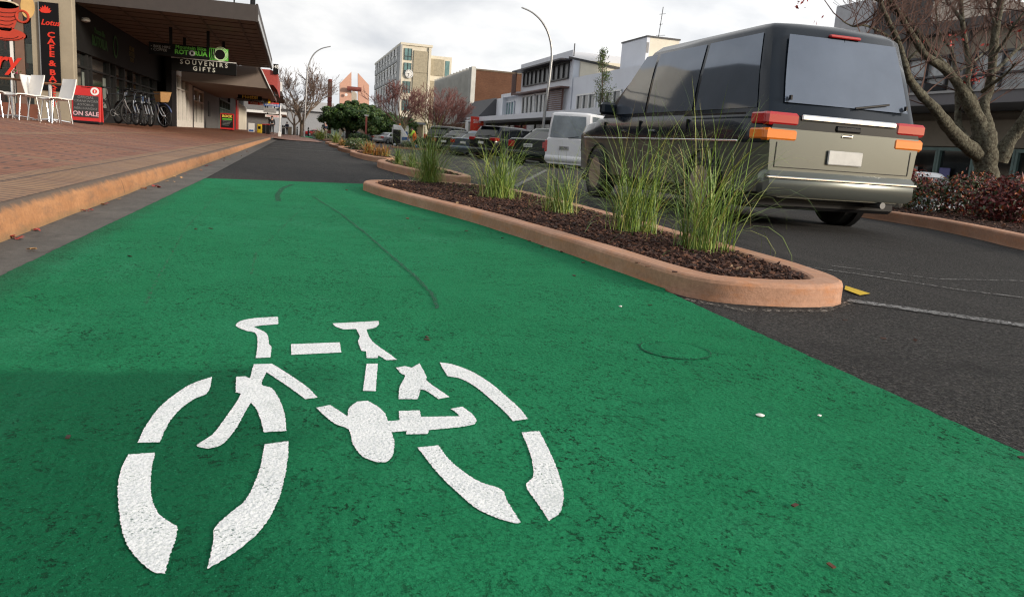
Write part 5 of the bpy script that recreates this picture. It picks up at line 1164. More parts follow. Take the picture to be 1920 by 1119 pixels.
for lab, r_, f_, c_, ln, bk in (
    ('black bicycle closest to the red sandwich board, rear wheel showing', bp(186,24.1), bp(238,24.9), BLACK, .05, False),
    ('black bicycle with silver fork in the middle of the row', bp(222,25.6), bp(262,24.6), mat('bike_black_gloss',(.01,.01,.012),.2,coat=1), -.10, False),
    ('dark blue bicycle with its front wheel turned towards the kerb', bp(240,25.8), bp(279,24.7), mat('bike_navy',(.02,.04,.10),.3,coat=.5), -.10, False),
    ('silver and black bicycle leaning beside the basket bicycle', bp(255,26.2), bp(288,25.1), mat('bike_grey',(.12,.12,.13),.3,coat=.5), -.08, False),
    ('blue bicycle with a wicker basket at the end of the row', bp(266,26.8), bp(306,26.1), mat('bike_blue',(.03,.05,.13),.3,coat=.5), .05, True)):
    bicycle(lab, r_, f_, zp(r_[0],0)-.0, c_, ln, bk)
# --- far pavement furniture
def fbox(name, label, cat, px0, py0, px1, py1, Y, m, depth=.5, grp=None, lid=None):
    a_, c_ = P(px0,py0,Y), P(px1,py1,Y); x0, x1 = a_.x, c_.x; z0 = zp((x0+x1)/2,Y); h_ = P((px0+px1)/2,py0,Y).z-z0
    t = thing(name, label, cat, ((x0+x1)/2, Y, z0), 0, grp); w_ = (x1-x0)/2
    MB().cbox(-w_,w_,0,depth,0,h_,.03).build('body', m, t)
    if lid: MB().cbox(-w_*1.06,w_*1.06,-.03,depth+.03,h_,h_+.06,.02).build('lid', lid, t)
    return t
fbox('rubbish_bin','black wheelie bin beside the yellow box','bin',491,234,498,246,78,BLACK,.6,'black wheelie bins',REDP)
fbox('rubbish_bin','black wheelie bin nearer the person in black','bin',499,234,506,247,78,BLACK,.6,'black wheelie bins',REDP)
t = fbox('newspaper_box','yellow newspaper box in front of the red pier','newspaper box',482,233,491,246,76,YEL,.45); MB().box(-.12,.10,-.006,-.001,.35,.6).build('black_panel', BLACK, t)
t = fbox('notice_board','white notice board with blue foot leaning on the dark front','notice board',465,231,477,244,73,WHT,.08); MB().box(-.2,.2,-.006,-.001,.05,.2).build('blue_band', BLUEP, t)
fbox('litter_bin','brown litter bin at the pavement corner','bin',540,239,547,252,104,mat('bin_brown',(.10,.08,.055),.7),.7,None,DARK)
q = P(524,252,62); t = thing('street_name_sign', 'blue street name blade on a white pole at the corner', 'sign', (q.x,62,zp(q.x,62))); hp = P(525,198,62).z-zp(q.x,62); MB().tube([(0,0,0),(.03,0,hp)], .045, 10).build('pole', WHT, t)
MB().cbox(-1.15,.0,-.07,-.05,hp-.12,hp+.06,.008).build('blade', BLUEP, t); text_mb(MB(), 'PUKUATUA ST', .15, (-.56,-.075,hp-.03), *FACE, th=.001, bold=.004).build('lettering', WHT, t); MB().cbox(-.12,.12,-.12,.12,0,.35,.03).build('base', WHT, t)
for px, py0, py1, Y in ((530,238,253,95),(533,240,253,100),(557,238,253,104),(578,239,254,100)):
    q = P(px,py1,Y); t = thing('bollard', {530:'black bollard next to the street name pole',533:'black bollard right of the one by the name pole',557:'black bollard between the litter bin and the lamp post',578:'black bollard past the lamp post'}[px], 'bollard', (q.x,Y,zp(q.x,Y)), 0, 'black bollards at the corner'); MB().lathe([(.09,0),(.09,.95),(.075,1.0),(.085,1.03),(.06,1.1),(.0,1.11)],12).build('post', BLACK, t, smooth=30); MB().lathe([(.095,.80),(.095,.86)],12).build('band', STEEL, t)
# far corner islands and green lane continuation
c1 = [P(x,y,1) for x,y in ((0,0),)]
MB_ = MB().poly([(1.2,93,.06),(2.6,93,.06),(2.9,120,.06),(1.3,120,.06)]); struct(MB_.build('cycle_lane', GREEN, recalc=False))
planter([(2.6,78),(2.7,70),(3.1,66),(4.6,66.5),(5.4,72),(5.4,84),(4.2,92),(3.0,90)], 'terracotta kerbed island where the man in khaki trousers stands', .11, .2, 60, 1)
# ------------------------------------------------------------------ street lamps
def lamp(label, path, head, Y, rad):
    pts = [P(x, y, Y) for x, y in path]; base = pts[0].copy(); z0 = zr(base.x, Y) if base.x > 5 else zp(base.x, Y)-.02
    base.z = z0; pts[0].z = z0
    for q in pts[:4]: q.x = q.x  # straight lower pole follows the lens lean only slightly
    t = thing('street_lamp', label, 'street lamp', base, 0, 'curved street lamps')
    x0 = pts[0].x
    dense_ = []
    for i in range(len(pts)-1):
        p0, p1, p2, p3 = pts[max(0,i-1)], pts[i], pts[i+1], pts[min(len(pts)-1,i+2)]
        for k in range(5):
            u = k/5; dense_.append(.5*((2*p1)+(p2-p0)*u+(2*p0-5*p1+4*p2-p3)*u*u+(3*p1-p0-3*p2+p3)*u**3))
    dense_.append(pts[-1]); n = len(dense_)
    MB().tube(dense_, [rad*(1.25-.75*i/n) for i in range(n)], 12).build('pole', STEEL, t, world=True, smooth=True)
    MB().lathe([(rad*2.2,0),(rad*2.2,.03),(rad*1.5,.05),(rad*1.5,.5),(rad*1.2,.55)],12).build('base', STEEL, t)
    a, c = P(*head[0], Y), P(*head[1], Y); d = (c-a); L_ = d.length; d.normalize(); u = Vector((0,1,0)); w_ = d.cross(u)*-1
    Mx = Matrix(((d.x,u.x,w_.x,a.x),(d.y,u.y,w_.y,a.y),(d.z,u.z,w_.z,a.z),(0,0,0,1)))
    rings = [[(x, wd*math.cos(q), hh*math.sin(q)*(1 if math.sin(q) > 0 else .5)) for q in [i*.5236 for i in range(12)]] for x, wd, hh in ((0,.05,.05),(L_*.15,.13,.10),(L_*.6,.17,.11),(L_*.92,.12,.07),(L_,.03,.03))]
    MB().loft(rings, True, True, Mx).build('lamp_head', STEELD, t, smooth=50); MB().cbox(L_*.3,L_*.85,-.11,.11,-.085,-.05,.015,Mx).build('lens', CLEARL, t)
    return t
lamp('tall curved street lamp at the far crossing, arm bending right over the road', [(569.5,255),(571.5,215),(574.5,165),(577.5,128),(587,104),(602,92),(620,87.5)], ((618,87.5),(635,88.5)), 85, .085)
lamp('tall curved street lamp beside the white office, arm bending left', [(1014,262),(1023,200),(1031,140),(1034.5,98),(1029,66),(1016,41),(998,24),(978,14.5)], ((980,15),(957,11)), 52, .085)

# ------------------------------------------------------------------ right-hand buildings
XR = 24.0
GREYW = mat('grey_render', (.20,.195,.20), .75, var=.08, vs=.7); TAUPE = mat('taupe_render', (.30,.265,.21), .75, var=.1, vs=.7); DKROOF = mat('dark_roof', (.06,.055,.055), .6, var=.15)
COOLW = mat('cool_white_panel', (.62,.65,.71), .5, var=.05, vs=.5); BRB = mat('brown_louvre', (.10,.045,.035), .6, var=.15)
AGG = mat('aggregate_panel', (.36,.32,.235), .9, var=.18, vs=2.5, bump=.6, bs=12); CONCF = mat('fin_concrete', (.50,.49,.45), .8, var=.12, vs=.8); SPAN = mat('grey_spandrel', (.36,.37,.375), .7, var=.08)
def m_wallbrick(name, c1, c2, mo, sx=.23, sy=.086, ax='yz'):
    g = NT(name); bt = g.N.new('ShaderNodeTexBrick'); x, y, z = g.sep(); cb = g.N.new('ShaderNodeCombineXYZ'); g.l(x if ax == 'xz' else y, cb.inputs[0]); g.l(z, cb.inputs[1]); g.l(cb.outputs[0], bt.inputs['Vector'])
    bt.inputs['Scale'].default_value = 1; bt.inputs['Brick Width'].default_value = sx; bt.inputs['Row Height'].default_value = sy; bt.inputs['Mortar Size'].default_value = .008
    bt.inputs['Color1'].default_value = (*c1,1); bt.inputs['Color2'].default_value = (*c2,1); bt.inputs['Mortar'].default_value = (*mo,1)
    col = g.mix(g.ramp(g.noise(.5, 6, .7), [(.35,.5),(.65,0.0)]), bt.outputs['Color'], tuple(q*.6 for q in c1)); return g.out(col, .85, None, .2)
BRKW = m_wallbrick('brown_brick_wall', (.105,.048,.027), (.14,.066,.038), (.10,.06,.042), ax='xz')
def W(root, nm, x0, x1, y0, y1, z0, z1, m): return MB().box(x0,x1,y0,y1,z0,z1).build(nm, m, root, world=True)
def xwin(root, y0, y1, z0, z1, x, gm, fm, nv=2, nh=1, fw=.07, nm='window', dep=.12):
    ox, oy, oz = root.location
    p = W(root, nm, x+dep-.02, x+dep, y0, y1, z0, z1, gm); f = MB()
    for k in range(nv+1): yy = y0+(y1-y0)*k/nv; f.box(x-.02-ox, x+dep-.025-ox, yy-fw/2-oy, yy+fw/2-oy, z0-oz, z1-oz)
    for k in range(nh+1): zz = z0+(z1-z0)*k/nh; f.box(x-.03-ox, x+dep-.03-ox, y0-fw/2-oy, y1+fw/2-oy, zz-fw/2-oz, zz+fw/2-oz)
    f.build('frame', fm, p); return p
# near grey and taupe building behind the tree
nb = thing('shop_building', 'grey and taupe two storey building behind the big bare tree, windows over a dark canopy', 'building', (28, 26, -.6))
W(nb, 'wall', XR+.12, 36, 10, 38.5, -.6, 5.95, TAUPE); W(nb, 'roof', XR-.35, 36.3, 9.5, 39, 5.95, 6.35, DKROOF)
W(nb, 'canopy', XR-2.6, XR+.1, 10, 39, 3.02, 3.44, mat('canopy_grey',(.13,.125,.135),.6,var=.06)); W(nb, 'canopy_edge', XR-2.66, XR-2.602, 10, 39, 3.40, 3.48, GREYT)
for y0, y1 in ((28.9,38.5),(24.6,25.2),(27.7,28.9)): W(nb, 'grey_panel', XR-.03, XR+.118, y0, y1, 3.45, 5.94, GREYW)
W(nb, 'grey_pier', XR-.03, XR+.118, 21.0, 21.5, 3.45, 5.94, GREYW)
WF = mat('white_window_frame',(.055,.055,.06),.5,var=.05); CURT = mat('pale_curtain_glass',(.33,.35,.36),.15,var=.5,vs=2.2,spec=.7)
for y0, y1, z0, z1, nv in ((29.2,31.6,3.62,5.05,2),(33.2,35.6,3.62,5.05,2),(25.4,27.5,3.62,5.15,2),(21.7,24.2,3.60,5.10,2),(17.5,20.3,3.60,5.10,2),(13,16,3.6,5.1,2)): xwin(nb, y0, y1, z0, z1, XR-.02, CURT, WF, nv, 2)
MB().slab([(XR-.2,25.2,4.02),(XR-.2,27.0,4.02),(XR-.2,27.0,3.46),(XR-.2,25.2,3.46)], -.9, (1,0,0)).build('balcony_front', mat('balcony_dark',(.05,.05,.053),.6), nb, world=True)
W(nb, 'shopfront', XR-.05, XR+.118, 10, 38.5, -.6, 2.95, mat('shop_beige_dark',(.15,.125,.095),.7,var=.1)); W(nb, 'fascia_board', XR-.2, XR-.052, 17, 36, 1.75, 2.7, mat('fascia_beige',(.24,.205,.16),.7,var=.08))
TEAL = mat('teal_frames',(.13,.20,.19),.5)
for k in range(9): xwin(nb, 18.2+k*1.7, 19.8+k*1.7, -.45, 1.65, XR-.2, SHOPGL, TEAL, 1, 1, .12, 'window' if k % 3 else 'door')
for k, y in enumerate((22.4,24.2,25.8)): W(nb, 'notice', XR-.235, XR-.215, y, y+.5, .25, .95, (WHT,mat('notice_blue',(.12,.12,.3),.6),GREYT)[k])
W(nb, 'rooftop_block', XR+.5, 32, 27.2, 31.5, 6.35, 7.9, DKROOF); W(nb, 'rooftop_panel', XR+.2, XR+.49, 30.4, 32.8, 6.3, 8.0, mat('pale_rooftop',(.42,.43,.46),.6))
MB().slab([(XR-.22,26.7,4.10),(XR-.22,27.25,3.82),(XR-.22,26.95,3.30),(XR-.22,26.35,3.58)], -.04, (1,0,0)).build('red_placard', mat('placard_red',(.34,.03,.025),.6), nb, world=True)
# white office building
wb_ = thing('office_building', 'white modern two storey office with long upper window band and brown louvres', 'building', (32, 72, .1))
W(wb_, 'wall', XR, 46, 68, 84.5, 3.9, 9.25, COOLW); W(wb_, 'parapet', XR-.15, XR-.002, 68, 84.5, 8.72, 9.4, COOLW)
W(wb_, 'end_wall', XR+.6, 46, 67.8, 67.995, 3.9, 8.6, CREAM); MB().slab([P(1068,106,67.6),P(1165,127,67.6),P(1165,131,67.6),P(1068,110,67.6)], .19, (0,1,0)).build('roof_trim', DARK, wb_, world=True)
xwin(wb_, 69, 83.4, 7.05, 8.45, XR-.13, mat('office_band_glass',(.05,.052,.055),.3,var=.2,vs=.4,spec=.4), DARK, 10, 1, .12); W(wb_, 'sunshade', XR-1.1, XR-.005, 68.4, 84.6, 8.52, 8.66, mat('sunshade_dark',(.035,.03,.035),.5))
W(wb_, 'lower_sunshade', XR-.9, XR-.005, 68.6, 84.8, 6.15, 6.28, BRB)
for y0, y1 in ((69.2,73.6),(74.2,78.2),(78.8,83.2)):
    if y0 > 70: xwin(wb_, y0, y1, 4.0, 6.0, XR-.13, SHOPGL, WHT, 3, 1, .14)
    else:
        lv = MB()
        for k in range(11): lv.box(XR-.5,XR-.44,y0,y1+.2,4.0+k*.19,4.10+k*.19)
        for y in (y0,y1): lv.box(XR-.44,XR-.30,y,y+.1,3.95,6.14)
        lv.build('louvre_screen', BRB, wb_, world=True)
lv = MB()
for k in range(8): lv.box(XR-.6+.0*k,XR-.52,84.6+k*.22,84.7+k*.22,6.2,8.5)
lv.box(XR-.52,XR-.46,84.5,86.4,6.2,6.35).build('fin_screen', BRB, wb_, world=True)
W(wb_, 'wing_wall', XR+.02, 46, 40, 67.7, -.2, 7.0, COOLW)
for k in range(5): xwin(wb_, 41+k*5.2, 45.4+k*5.2, 3.95, 5.4, XR-.1, WINDK, WHT, 3, 1, .12)
W(wb_, 'canopy', XR-2.5, XR-.002, 40, 100, 3.38, 3.88, COOLW); W(wb_, 'shopfront', XR+.05, XR+.3, 68, 100, -.1, 3.38, SHOPD)
for k in range(6): W(wb_, 'shop_window', XR-.02, XR+.045, 68.5+k*5, 72.8+k*5, .4, 3.0, SHOPGL)
MB().tube([P(1076,106,66),P(1078,82,66)], .05, 5).build('aerial', DARK, wb_, world=True)
# low white shop with dark awning
lw = thing('awning_shop', 'low white shop with a dark sloping awning front next to the brown brick block', 'shop building', (30, 98, .1))
W(lw, 'wall', XR+.3, 44, 84.7, 109.6, -.1, 6.3, WHITE); xwin(lw, 87.5, 91, 3.95, 5.7, XR+.15, WINGL, COOLW, 3, 1, .1)
W(lw, 'recess_frame', XR-.2, XR+.298, 91.2, 92, 3.9, 6.6, WHITE); W(lw, 'recess_head', XR-.2, XR+.298, 85, 91.2, 6.2, 6.6, WHITE)
MB().slab([(XR-2.0,96,3.5),(XR-2.0,96,3.9),(XR+.2,96,6.4),(XR+.29,96,6.4),(XR+.29,96,3.5)], 12, (0,1,0)).build('awning', mat('awning_charcoal',(.075,.075,.08),.8,var=.08), lw, world=True)
sg_ = thing('wall_sign', 'small red square sign under the dark awning', 'sign', (XR-2.7,93,3.1)); MB().cbox(-.8,.8,-.05,.05,-.9,.75,.02).build('panel', REDT, sg_); text_mb(MB(), 'Slim', .6, (0,-.055,.2), *FACE, th=.002).build('lettering', WHT, sg_)
b2 = thing('sign_post', 'white blade sign on a post behind the parked cars', 'sign', (P(874,250,70).x,70,0)); MB().cbox(-.13,.13,-.04,.04,.6,P(874,226,70).z,.02).build('blade', WHT, b2); MB().tube([(0,0,0),(0,0,.7)], .05, 8).build('post', STEEL, b2)
b2 = thing('sign_post', 'white banner sign post beside the reddish tree and the sweeping machine', 'sign', (P(762,262,66).x,66,0)); MB().cbox(-.14,.14,-.03,.03,.25,P(762,236,66).z,.02).build('blade', WHT, b2); MB().box(-.10,.10,-.036,-.031,.9,1.25).build('blue_mark', BLUEP, b2)
# brown brick block with white concrete fins
bb_ = thing('brick_block', 'windowless brown brick block with pale vertical fins on its street side', 'building', (34, 124, 0)); W(bb_, 'brick_wall', XR+.3, 60, 110, 140, 0, 10.75, BRKW); W(bb_, 'coping', XR+.2, 60.1, 109.9, 140, 10.752, 10.95, mat('coping_dark',(.12,.09,.06),.8))
f = MB()
for k in range(13): f.loft([[(XR-.35,110.3+k*2.3,3.5),(XR+.29,110.0+k*2.3,3.5),(XR+.29,111.6+k*2.3,3.5)],[(XR-.35,110.3+k*2.3,11.1),(XR+.29,110.0+k*2.3,11.1),(XR+.29,111.6+k*2.3,11.1)]])
f.build('fins', CONCF, bb_, world=True); W(bb_, 'corner_pilaster', XR-.1, XR+.5, 109.5, 109.995, 0, 11.15, CONCF)
# cream office block with the clock
ob = thing('clock_building', 'tall cream office block with rows of windows and a white clock on its end wall', 'building', (30, 215, 0))
W(ob, 'wall', XR+.3, 31, 187.2, 246, 0, 21.9, CREAM); W(ob, 'rear_wing', 31.01, 36.2, 188.5, 240, 0, 20.3, CREAM); W(ob, 'roof_edge', XR-.1, 31.3, 186.9, 246.3, 21.9, 22.4, CREAM)
W(ob, 'corner_pier', XR-.15, XR+.298, 186.9, 192, 0, 21.9, SPAN)
for k in range(5):
    z = 2.6+k*4.05
    W(ob, 'spandrel', XR-.02, XR+.299, 192.01, 245.9, z-.1, z+1.35, SPAN)
    for j in range(8):
        xwin(ob, 193.4+j*6.6, 197.6+j*6.6, z+1.45, z+3.5, XR-.09, WINDK, WHT, 2, 1, .34, dep=.06)
        W(ob, 'white_apron', XR-.05, XR-.021, 193.6+j*6.6, 195.6+j*6.6, z+.35, z+1.3, WHT)
for z in (3.2, 7.2, 11.3, 15.4, 18.6): 
    p = W(ob, 'window', 24.9, 26.5, 187.10, 187.19, z, z+2.6, WINGL); ox, oy, oz = ob.location; f = MB()
    for x in (24.85,25.7,26.5): f.box(x-.05-ox,x+.05-ox,187.0-oy,187.09-oy,z-oz,z+2.6-oz)
    f.box(24.9-ox,26.5-ox,186.98-oy,187.08-oy,z+.8-oz,z+.9-oz); f.build('frame', DARK, p)
W(ob, 'aggregate_panel', 27.0, 30.4, 186.95, 187.19, 0, 20.9, AGG)
for z in (6.5,11.3,16.0): W(ob, 'panel_joint', 27.0, 30.4, 186.93, 186.945, z, z+.08, mat('joint_dark',(.12,.11,.085),.9))
W(ob, 'pilaster', 30.42, 31.0, 186.8, 187.19, 0, 21.8, CREAM); W(ob, 'wing_panel', 31.2, 34.4, 188.3, 188.49, 15.9, 19.6, AGG); W(ob, 'wing_panel', 31.2, 34.4, 188.3, 188.49, 3, 14.6, AGG); W(ob, 'wing_window', 34.7, 35.7, 188.4, 188.49, 15.6, 19.4, WINGL)
q = P(767,139,186.7); clk = thing('wall_clock', 'round white clock on the end wall of the cream office block', 'clock', (q.x,186.7,q.z)); Mx = Matrix.Rotation(R(90),4,'X')
MB().lathe([(.0,0),(.95,0),(.98,-.1),(.88,-.12)],40,Mx).build('rim', mat('clock_rim',(.5,.52,.56),.5), clk); MB().lathe([(.0,.05),(.86,.05),(.86,.0)],40,Mx).build('face', WHT, clk)
b = MB()
for k in range(12): a_ = k*math.pi/6; b.box(-.04,.04,-.075,-.055,.62,.80,Matrix.Rotation(a_,4,'Y'))
b.build('hour_marks', BLACK, clk); b = MB(); b.box(-.05,.05,-.09,-.078,-.05,.42,Matrix.Rotation(R(-75),4,'Y')); b.box(-.035,.035,-.105,-.093,-.05,.62,Matrix.Rotation(R(200),4,'Y')); b.build('hands', BLACK, clk)
# white rooftop box with aerial, seen over the van
a_, c_ = P(1211,96,60), P(1262,60,60); tb = thing('rooftop_tower', 'white rooftop box with a tall aerial showing above the passing van', 'building', ((a_.x+c_.x)/2,60,7)); hw = (c_.x-a_.x)/2; zt = P(1215,70,60).z-7
MB().box(-hw*.75,hw*1.6,0,5,0,zt).build('wall', CREAM, tb); MB().box(-hw,-hw*.752,0,5,0,zt).build('pale_side', COOLW, tb); MB().box(-hw*1.05,hw*1.65,-.1,5.1,zt,zt+.12).build('cap', DARK, tb); MB().box(-hw*.99,-hw*.80,-.02,-.002,zt-1.2,zt-.4).build('vent', GREYP, tb)
an = MB(); an.tube([(hw*.3,1,zt),(hw*.45,1,zt+2.6)], .03, 6)
for z, l in ((2.0,.55),(1.2,.3),(.35,.8)): an.tube([(hw*.4-l*.4,1,zt+z),(hw*.4+l*.6,1,zt+z+.1)], .018, 5)
an.build('aerial', DARK, tb)
# pink twin-gabled hall, rusty log and pole beyond the evergreen
PINK = mat('pink_render',(.58,.33,.24),.75,var=.08); RUST = mat('rust_red',(.17,.042,.032),.8,var=.25,vs=3,bump=.4,bs=10)
ph = thing('pink_hall', 'pink rendered hall with two tall split gable walls and a rust coloured log between', 'building', (P(665,250,160).x,160,0))
for nm, pl in (('gable_wall', [(637,262),(637,157),(659,135),(659,262)]), ('gable_wall', [(671.5,262),(671.5,137.5),(692,160),(692,262)])): MB().slab([P(x,y,160) for x,y in pl], 1.1, (0,1,0)).build(nm, PINK, ph, world=True)
MB().slab([P(x,y,164) for x,y in ((657,262),(657,176),(663,170),(669,176),(669,262))], 5, (0,1,0)).build('porch', mat('porch_grey',(.45,.42,.36),.8), ph, world=True); MB().tube([P(651,166,159.2),P(677.5,168.5,159.2)], .42, 12).build('log', RUST, ph, world=True, smooth=30); MB().lathe([(.0,0),(.28,.0),(.28,.1)],16,Matrix.Translation(P(649,178,159.5))@Matrix.Rotation(R(90),4,'X')).build('wall_disc', WHT, ph, world=True)
q = P(616.5,250,165); q2 = P(616.5,149,165); pp = thing('carved_pole', 'rust red carved wooden pole standing above the trees', 'pole', (q.x,165,0)); prof = [(.62,0)]
for k in range(9): z = q2.z*(k+.5)/9; prof += [(.44,z-.35),(.40,z),(.47,z+.15),(.44,z+.3)]
MB().lathe(prof+[(.40,q2.z),(.2,q2.z+.05)], 14).build('shaft', RUST, pp, smooth=30)
hw_ = thing('low_building', 'low beige building in the shade behind the evergreen tree', 'building', (14,150,0)); W(hw_, 'wall', 9, 24, 150, 158, 0, 3.6, mat('beige_wall',(.36,.26,.17),.8,var=.1)); W(hw_, 'roof', 8.5, 24.5, 149.5, 158.5, 3.6, 4.0, mat('roof_grey_pale',(.33,.34,.36),.6)); 
for k in range(4): W(hw_, 'column', 10+k*3.2, 10.5+k*3.2, 149.6, 149.99, 0, 3.6, mat('column_brown',(.16,.09,.06),.8))
gs = thing('grey_roof_building', 'grey low roofed building seen behind the left bare tree', 'building', (2,190,0)); W(gs, 'wall', -6, 9, 190, 200, 0, 5.5, mat('far_wall_grey',(.30,.31,.33),.7,var=.1)); W(gs, 'roof', -6.5, 9.5, 189, 201, 5.5, 7.6, mat('far_roof',(.42,.43,.45),.6,var=.1))
cw = thing('far_shop_block', 'distant pale shop block at the end of the street past the name pole', 'building', (-2,230,0)); W(cw, 'wall', -14, -1, 215, 240, 0, 6.5, mat('far_shop_grey',(.22,.21,.21),.7,var=.15)); W(cw, 'canopy', -14, .5, 212, 236, 3.0, 3.5, WHT)
b = MB(); rr_ = random.Random(9); xs = lin(-900, 2200, 40); b.loft([[(x,2500+300*math.sin(i),-3) for i, x in enumerate(xs)],[(x,2700,40+22*math.sin(i*.7)+rr_.uniform(-6,6)) for i, x in enumerate(xs)],[(x,3100,10) for x in xs]], False, False); struct(b.build('hills', mat('far_hill_green',(.055,.08,.075),.95,var=.2,vs=.01), smooth=True))

# ------------------------------------------------------------------ trees
def grow(b, p, d, L_, r0, depth, r, spread=.55, up=.15, n_seg=4, kids_=(2,4), minr=.004, tw=None, lr=.74, thr=0.03):
    pts = [p.copy()]; rad = [r0]; d = d.normalized()
    for k in range(n_seg):
        d = (d+Vector((r.gauss(0,.13), r.gauss(0,.13), r.gauss(0,.09)+up*.25))).normalized(); p = p+d*L_/n_seg; pts.append(p.copy()); rad.append(max(minr, r0*(1-.42*(k+1)/n_seg)))
    tgt = b if (r0 > thr or tw is None) else tw
    tgt.tube(pts, rad, 8 if r0 > .06 else (5 if r0 > .02 else 3), caps=False)
    if depth <= 0: return
    for k in range(r.randint(*kids_)):
        t = r.uniform(.45, 1.0) if k else 1.0; i = min(n_seg, max(1, round(t*n_seg))); ax = Vector((r.gauss(0,1), r.gauss(0,1), r.gauss(0,.6))); ax = (ax-d*ax.dot(d)).normalized()
        nd = d*math.cos(spread*r.uniform(.6,1.2))+ax*math.sin(spread*r.uniform(.6,1.2))+Vector((0,0,up))
        grow(b, pts[i], nd, L_*lr*r.uniform(.75,1.15), rad[i]*.68, depth-1, r, spread, up, n_seg if depth > 2 else 3, kids_, minr, tw, lr, thr)
def bare_tree(label, loc, h_, seed, stems=4, trunk_h=.16, tm=TWIGG, wm=TWIGR, spread=.5, depth=5, r0=None, minr=.008, grp='bare winter trees along the street', width=1.0, lr=.74):
    t = thing('bare_tree', label, 'tree', loc, 0, grp); r = random.Random(seed); b = MB(); tw = MB(); r0 = r0 or h_*.028
    th = h_*trunk_h; b.tube([(0,0,-.1),(.02,0,th*.5),(0,.02,th)], [r0*1.35,r0*1.1,r0*1.1], 10)
    for k in range(stems):
        a_ = k*6.283/stems+r.uniform(-.4,.4); grow(b, Vector((0,0,th*.9)), Vector((math.cos(a_)*.62*width, math.sin(a_)*.62*width, 1)), h_*.27, r0*.62, depth, r, spread, .12, 4, (2,4), minr, tw, lr, .035)
    b.build('trunk', tm, t, smooth=True, recalc=False); tw.build('crown', wm, t, recalc=False); return t
def gz(px, py, Y): q = P(px, py, Y); return (q.x, Y, zr(q.x, Y) if q.x > 3 else .1)
bare_tree('reddish twigged bare tree just behind the sweeping machine', gz(752,272,66), 5.9, 3, 6, .22, depth=5, spread=.46, minr=.012, width=1.0)
bare_tree('wide reddish bare tree with many pale stems beyond the parked cars', gz(822,260,63), 6.2, 8, 8, .05, depth=5, spread=.42, minr=.012, width=1.35)
bare_tree('grey brown bare tree on the left by the far lamp post', gz(566,245,106), 9.4, 12, 6, .16, wm=mat('twig_greybrown',(.13,.085,.065),.85,var=.2), depth=5, minr=.017, width=.9)
bare_tree('small bare tree far off beside the shop canopies', gz(552,240,150), 8.0, 15, 4, .2, wm=mat('twig_dim',(.12,.10,.09),.85), depth=4, minr=.03, grp='bare winter trees along the street')
def leafy(label, loc, blobs, n, size, seed, name='evergreen_tree', trunk=True):
    t = thing(name, label, 'tree', loc, 0); r = random.Random(seed); b = MB(); tb_ = MB()
    vol = sum(q[3]*q[4]*q[5] for q in blobs)
    for q in blobs:
        for k in range(26):
            d = Vector((r.gauss(0,1), r.gauss(0,1), r.gauss(0,1))).normalized(); f = r.uniform(.35,.95); c_ = (q[0]+d.x*q[3]*f, q[1]+d.y*q[4]*f, q[2]+d.z*q[5]*f); s_ = r.uniform(.30,.50)*min(q[3:6])
            w_ = r.choice(((60,32,8),(35,45,20),(75,22,3))); leafball(b, c_, (s_*1.25,s_*1.25,s_*.85), int(n/26/len(blobs)), size, 3, w_, r, .3, .5)
        if trunk:
            tb_.tube([(0,0,.0),(q[0]*.25,q[1]*.25,q[2]*.35),(q[0]*.8,q[1]*.8,q[2])], [.22,.16,.05], 8)
            for k in range(5): d = Vector((r.gauss(0,1), r.gauss(0,1), abs(r.gauss(0,.8)))).normalized(); tb_.tube([(q[0]*.5,q[1]*.5,q[2]*.7),(q[0]+d.x*q[3]*.8,q[1]+d.y*q[4]*.8,q[2]+d.z*q[5]*.7)], [.08,.02], 5)
    tb_.build('trunk', mat('evergreen_bark',(.05,.04,.032),.9,var=.2), t, smooth=True); b.build('crown', LEAFD, t, recalc=False); return t
leafy('broad dark green evergreen tree over the black sedan', (P(655,256,108).x,108,0), [(-2.5,0,2.7,1.9,2.4,1.5),(.3,-.5,3.0,2.3,2.6,1.8),(2.6,0,2.9,2.1,2.4,1.9),(-.4,0,4.1,2.2,2,1.0),(-1.4,.3,3.6,1.9,2.2,1.3),(1.6,.3,4.1,1.8,2,.9)], 62000, .17, 31)
leafy('dark green evergreen tree right of the broad one, behind the reddish tree', (P(715,256,104).x,104,0), [(-1.2,0,2.6,2.1,2.2,1.8),(1.2,0,2.4,2.0,2.2,1.8),(3.2,.5,1.9,1.6,1.8,1.5)], 36000, .17, 32)
sl_ = thing('slender_tree', 'slender young tree with sparse olive leaves before the white building', 'tree', (P(1122,300,44).x,44,-.05)); r = random.Random(5); b = MB(); tw = MB(); lf = MB(); hx = P(1131,88,44).x-sl_.location.x; hz_ = P(1131,88,44).z
b.tube([(0,0,0),(.03,0,hz_*.4),(hx*.7,0,hz_*.75),(hx,0,hz_)], [.07,.055,.03,.008], 8)
for k in range(60):
    t_ = r.uniform(.42,.97); p0 = Vector((hx*t_*t_,0,hz_*t_)); a_ = r.uniform(0,6.28); l_ = (1.05-t_)*2.6*r.uniform(.5,1); p1 = p0+Vector((math.cos(a_)*l_*.6,math.sin(a_)*l_*.6,l_*.65)); tw.tube([p0,(p0+p1)/2+Vector((0,0,-.05)),p1],[.014,.010,.006],4,caps=False)
    for j in range(26): q = p0.lerp(p1, r.uniform(.25,1.05))+Vector((r.gauss(0,.10),r.gauss(0,.10),r.gauss(0,.10))); leafball(lf, q, (.04,.04,.04), 1, .055, 2, (3,2), r)
b.build('trunk', TWIGG, sl_, smooth=True); tw.build('twigs', TWIG, sl_, recalc=False); lf.build('crown', [LEAFD[1], LEAFD[2]], sl_, recalc=False)

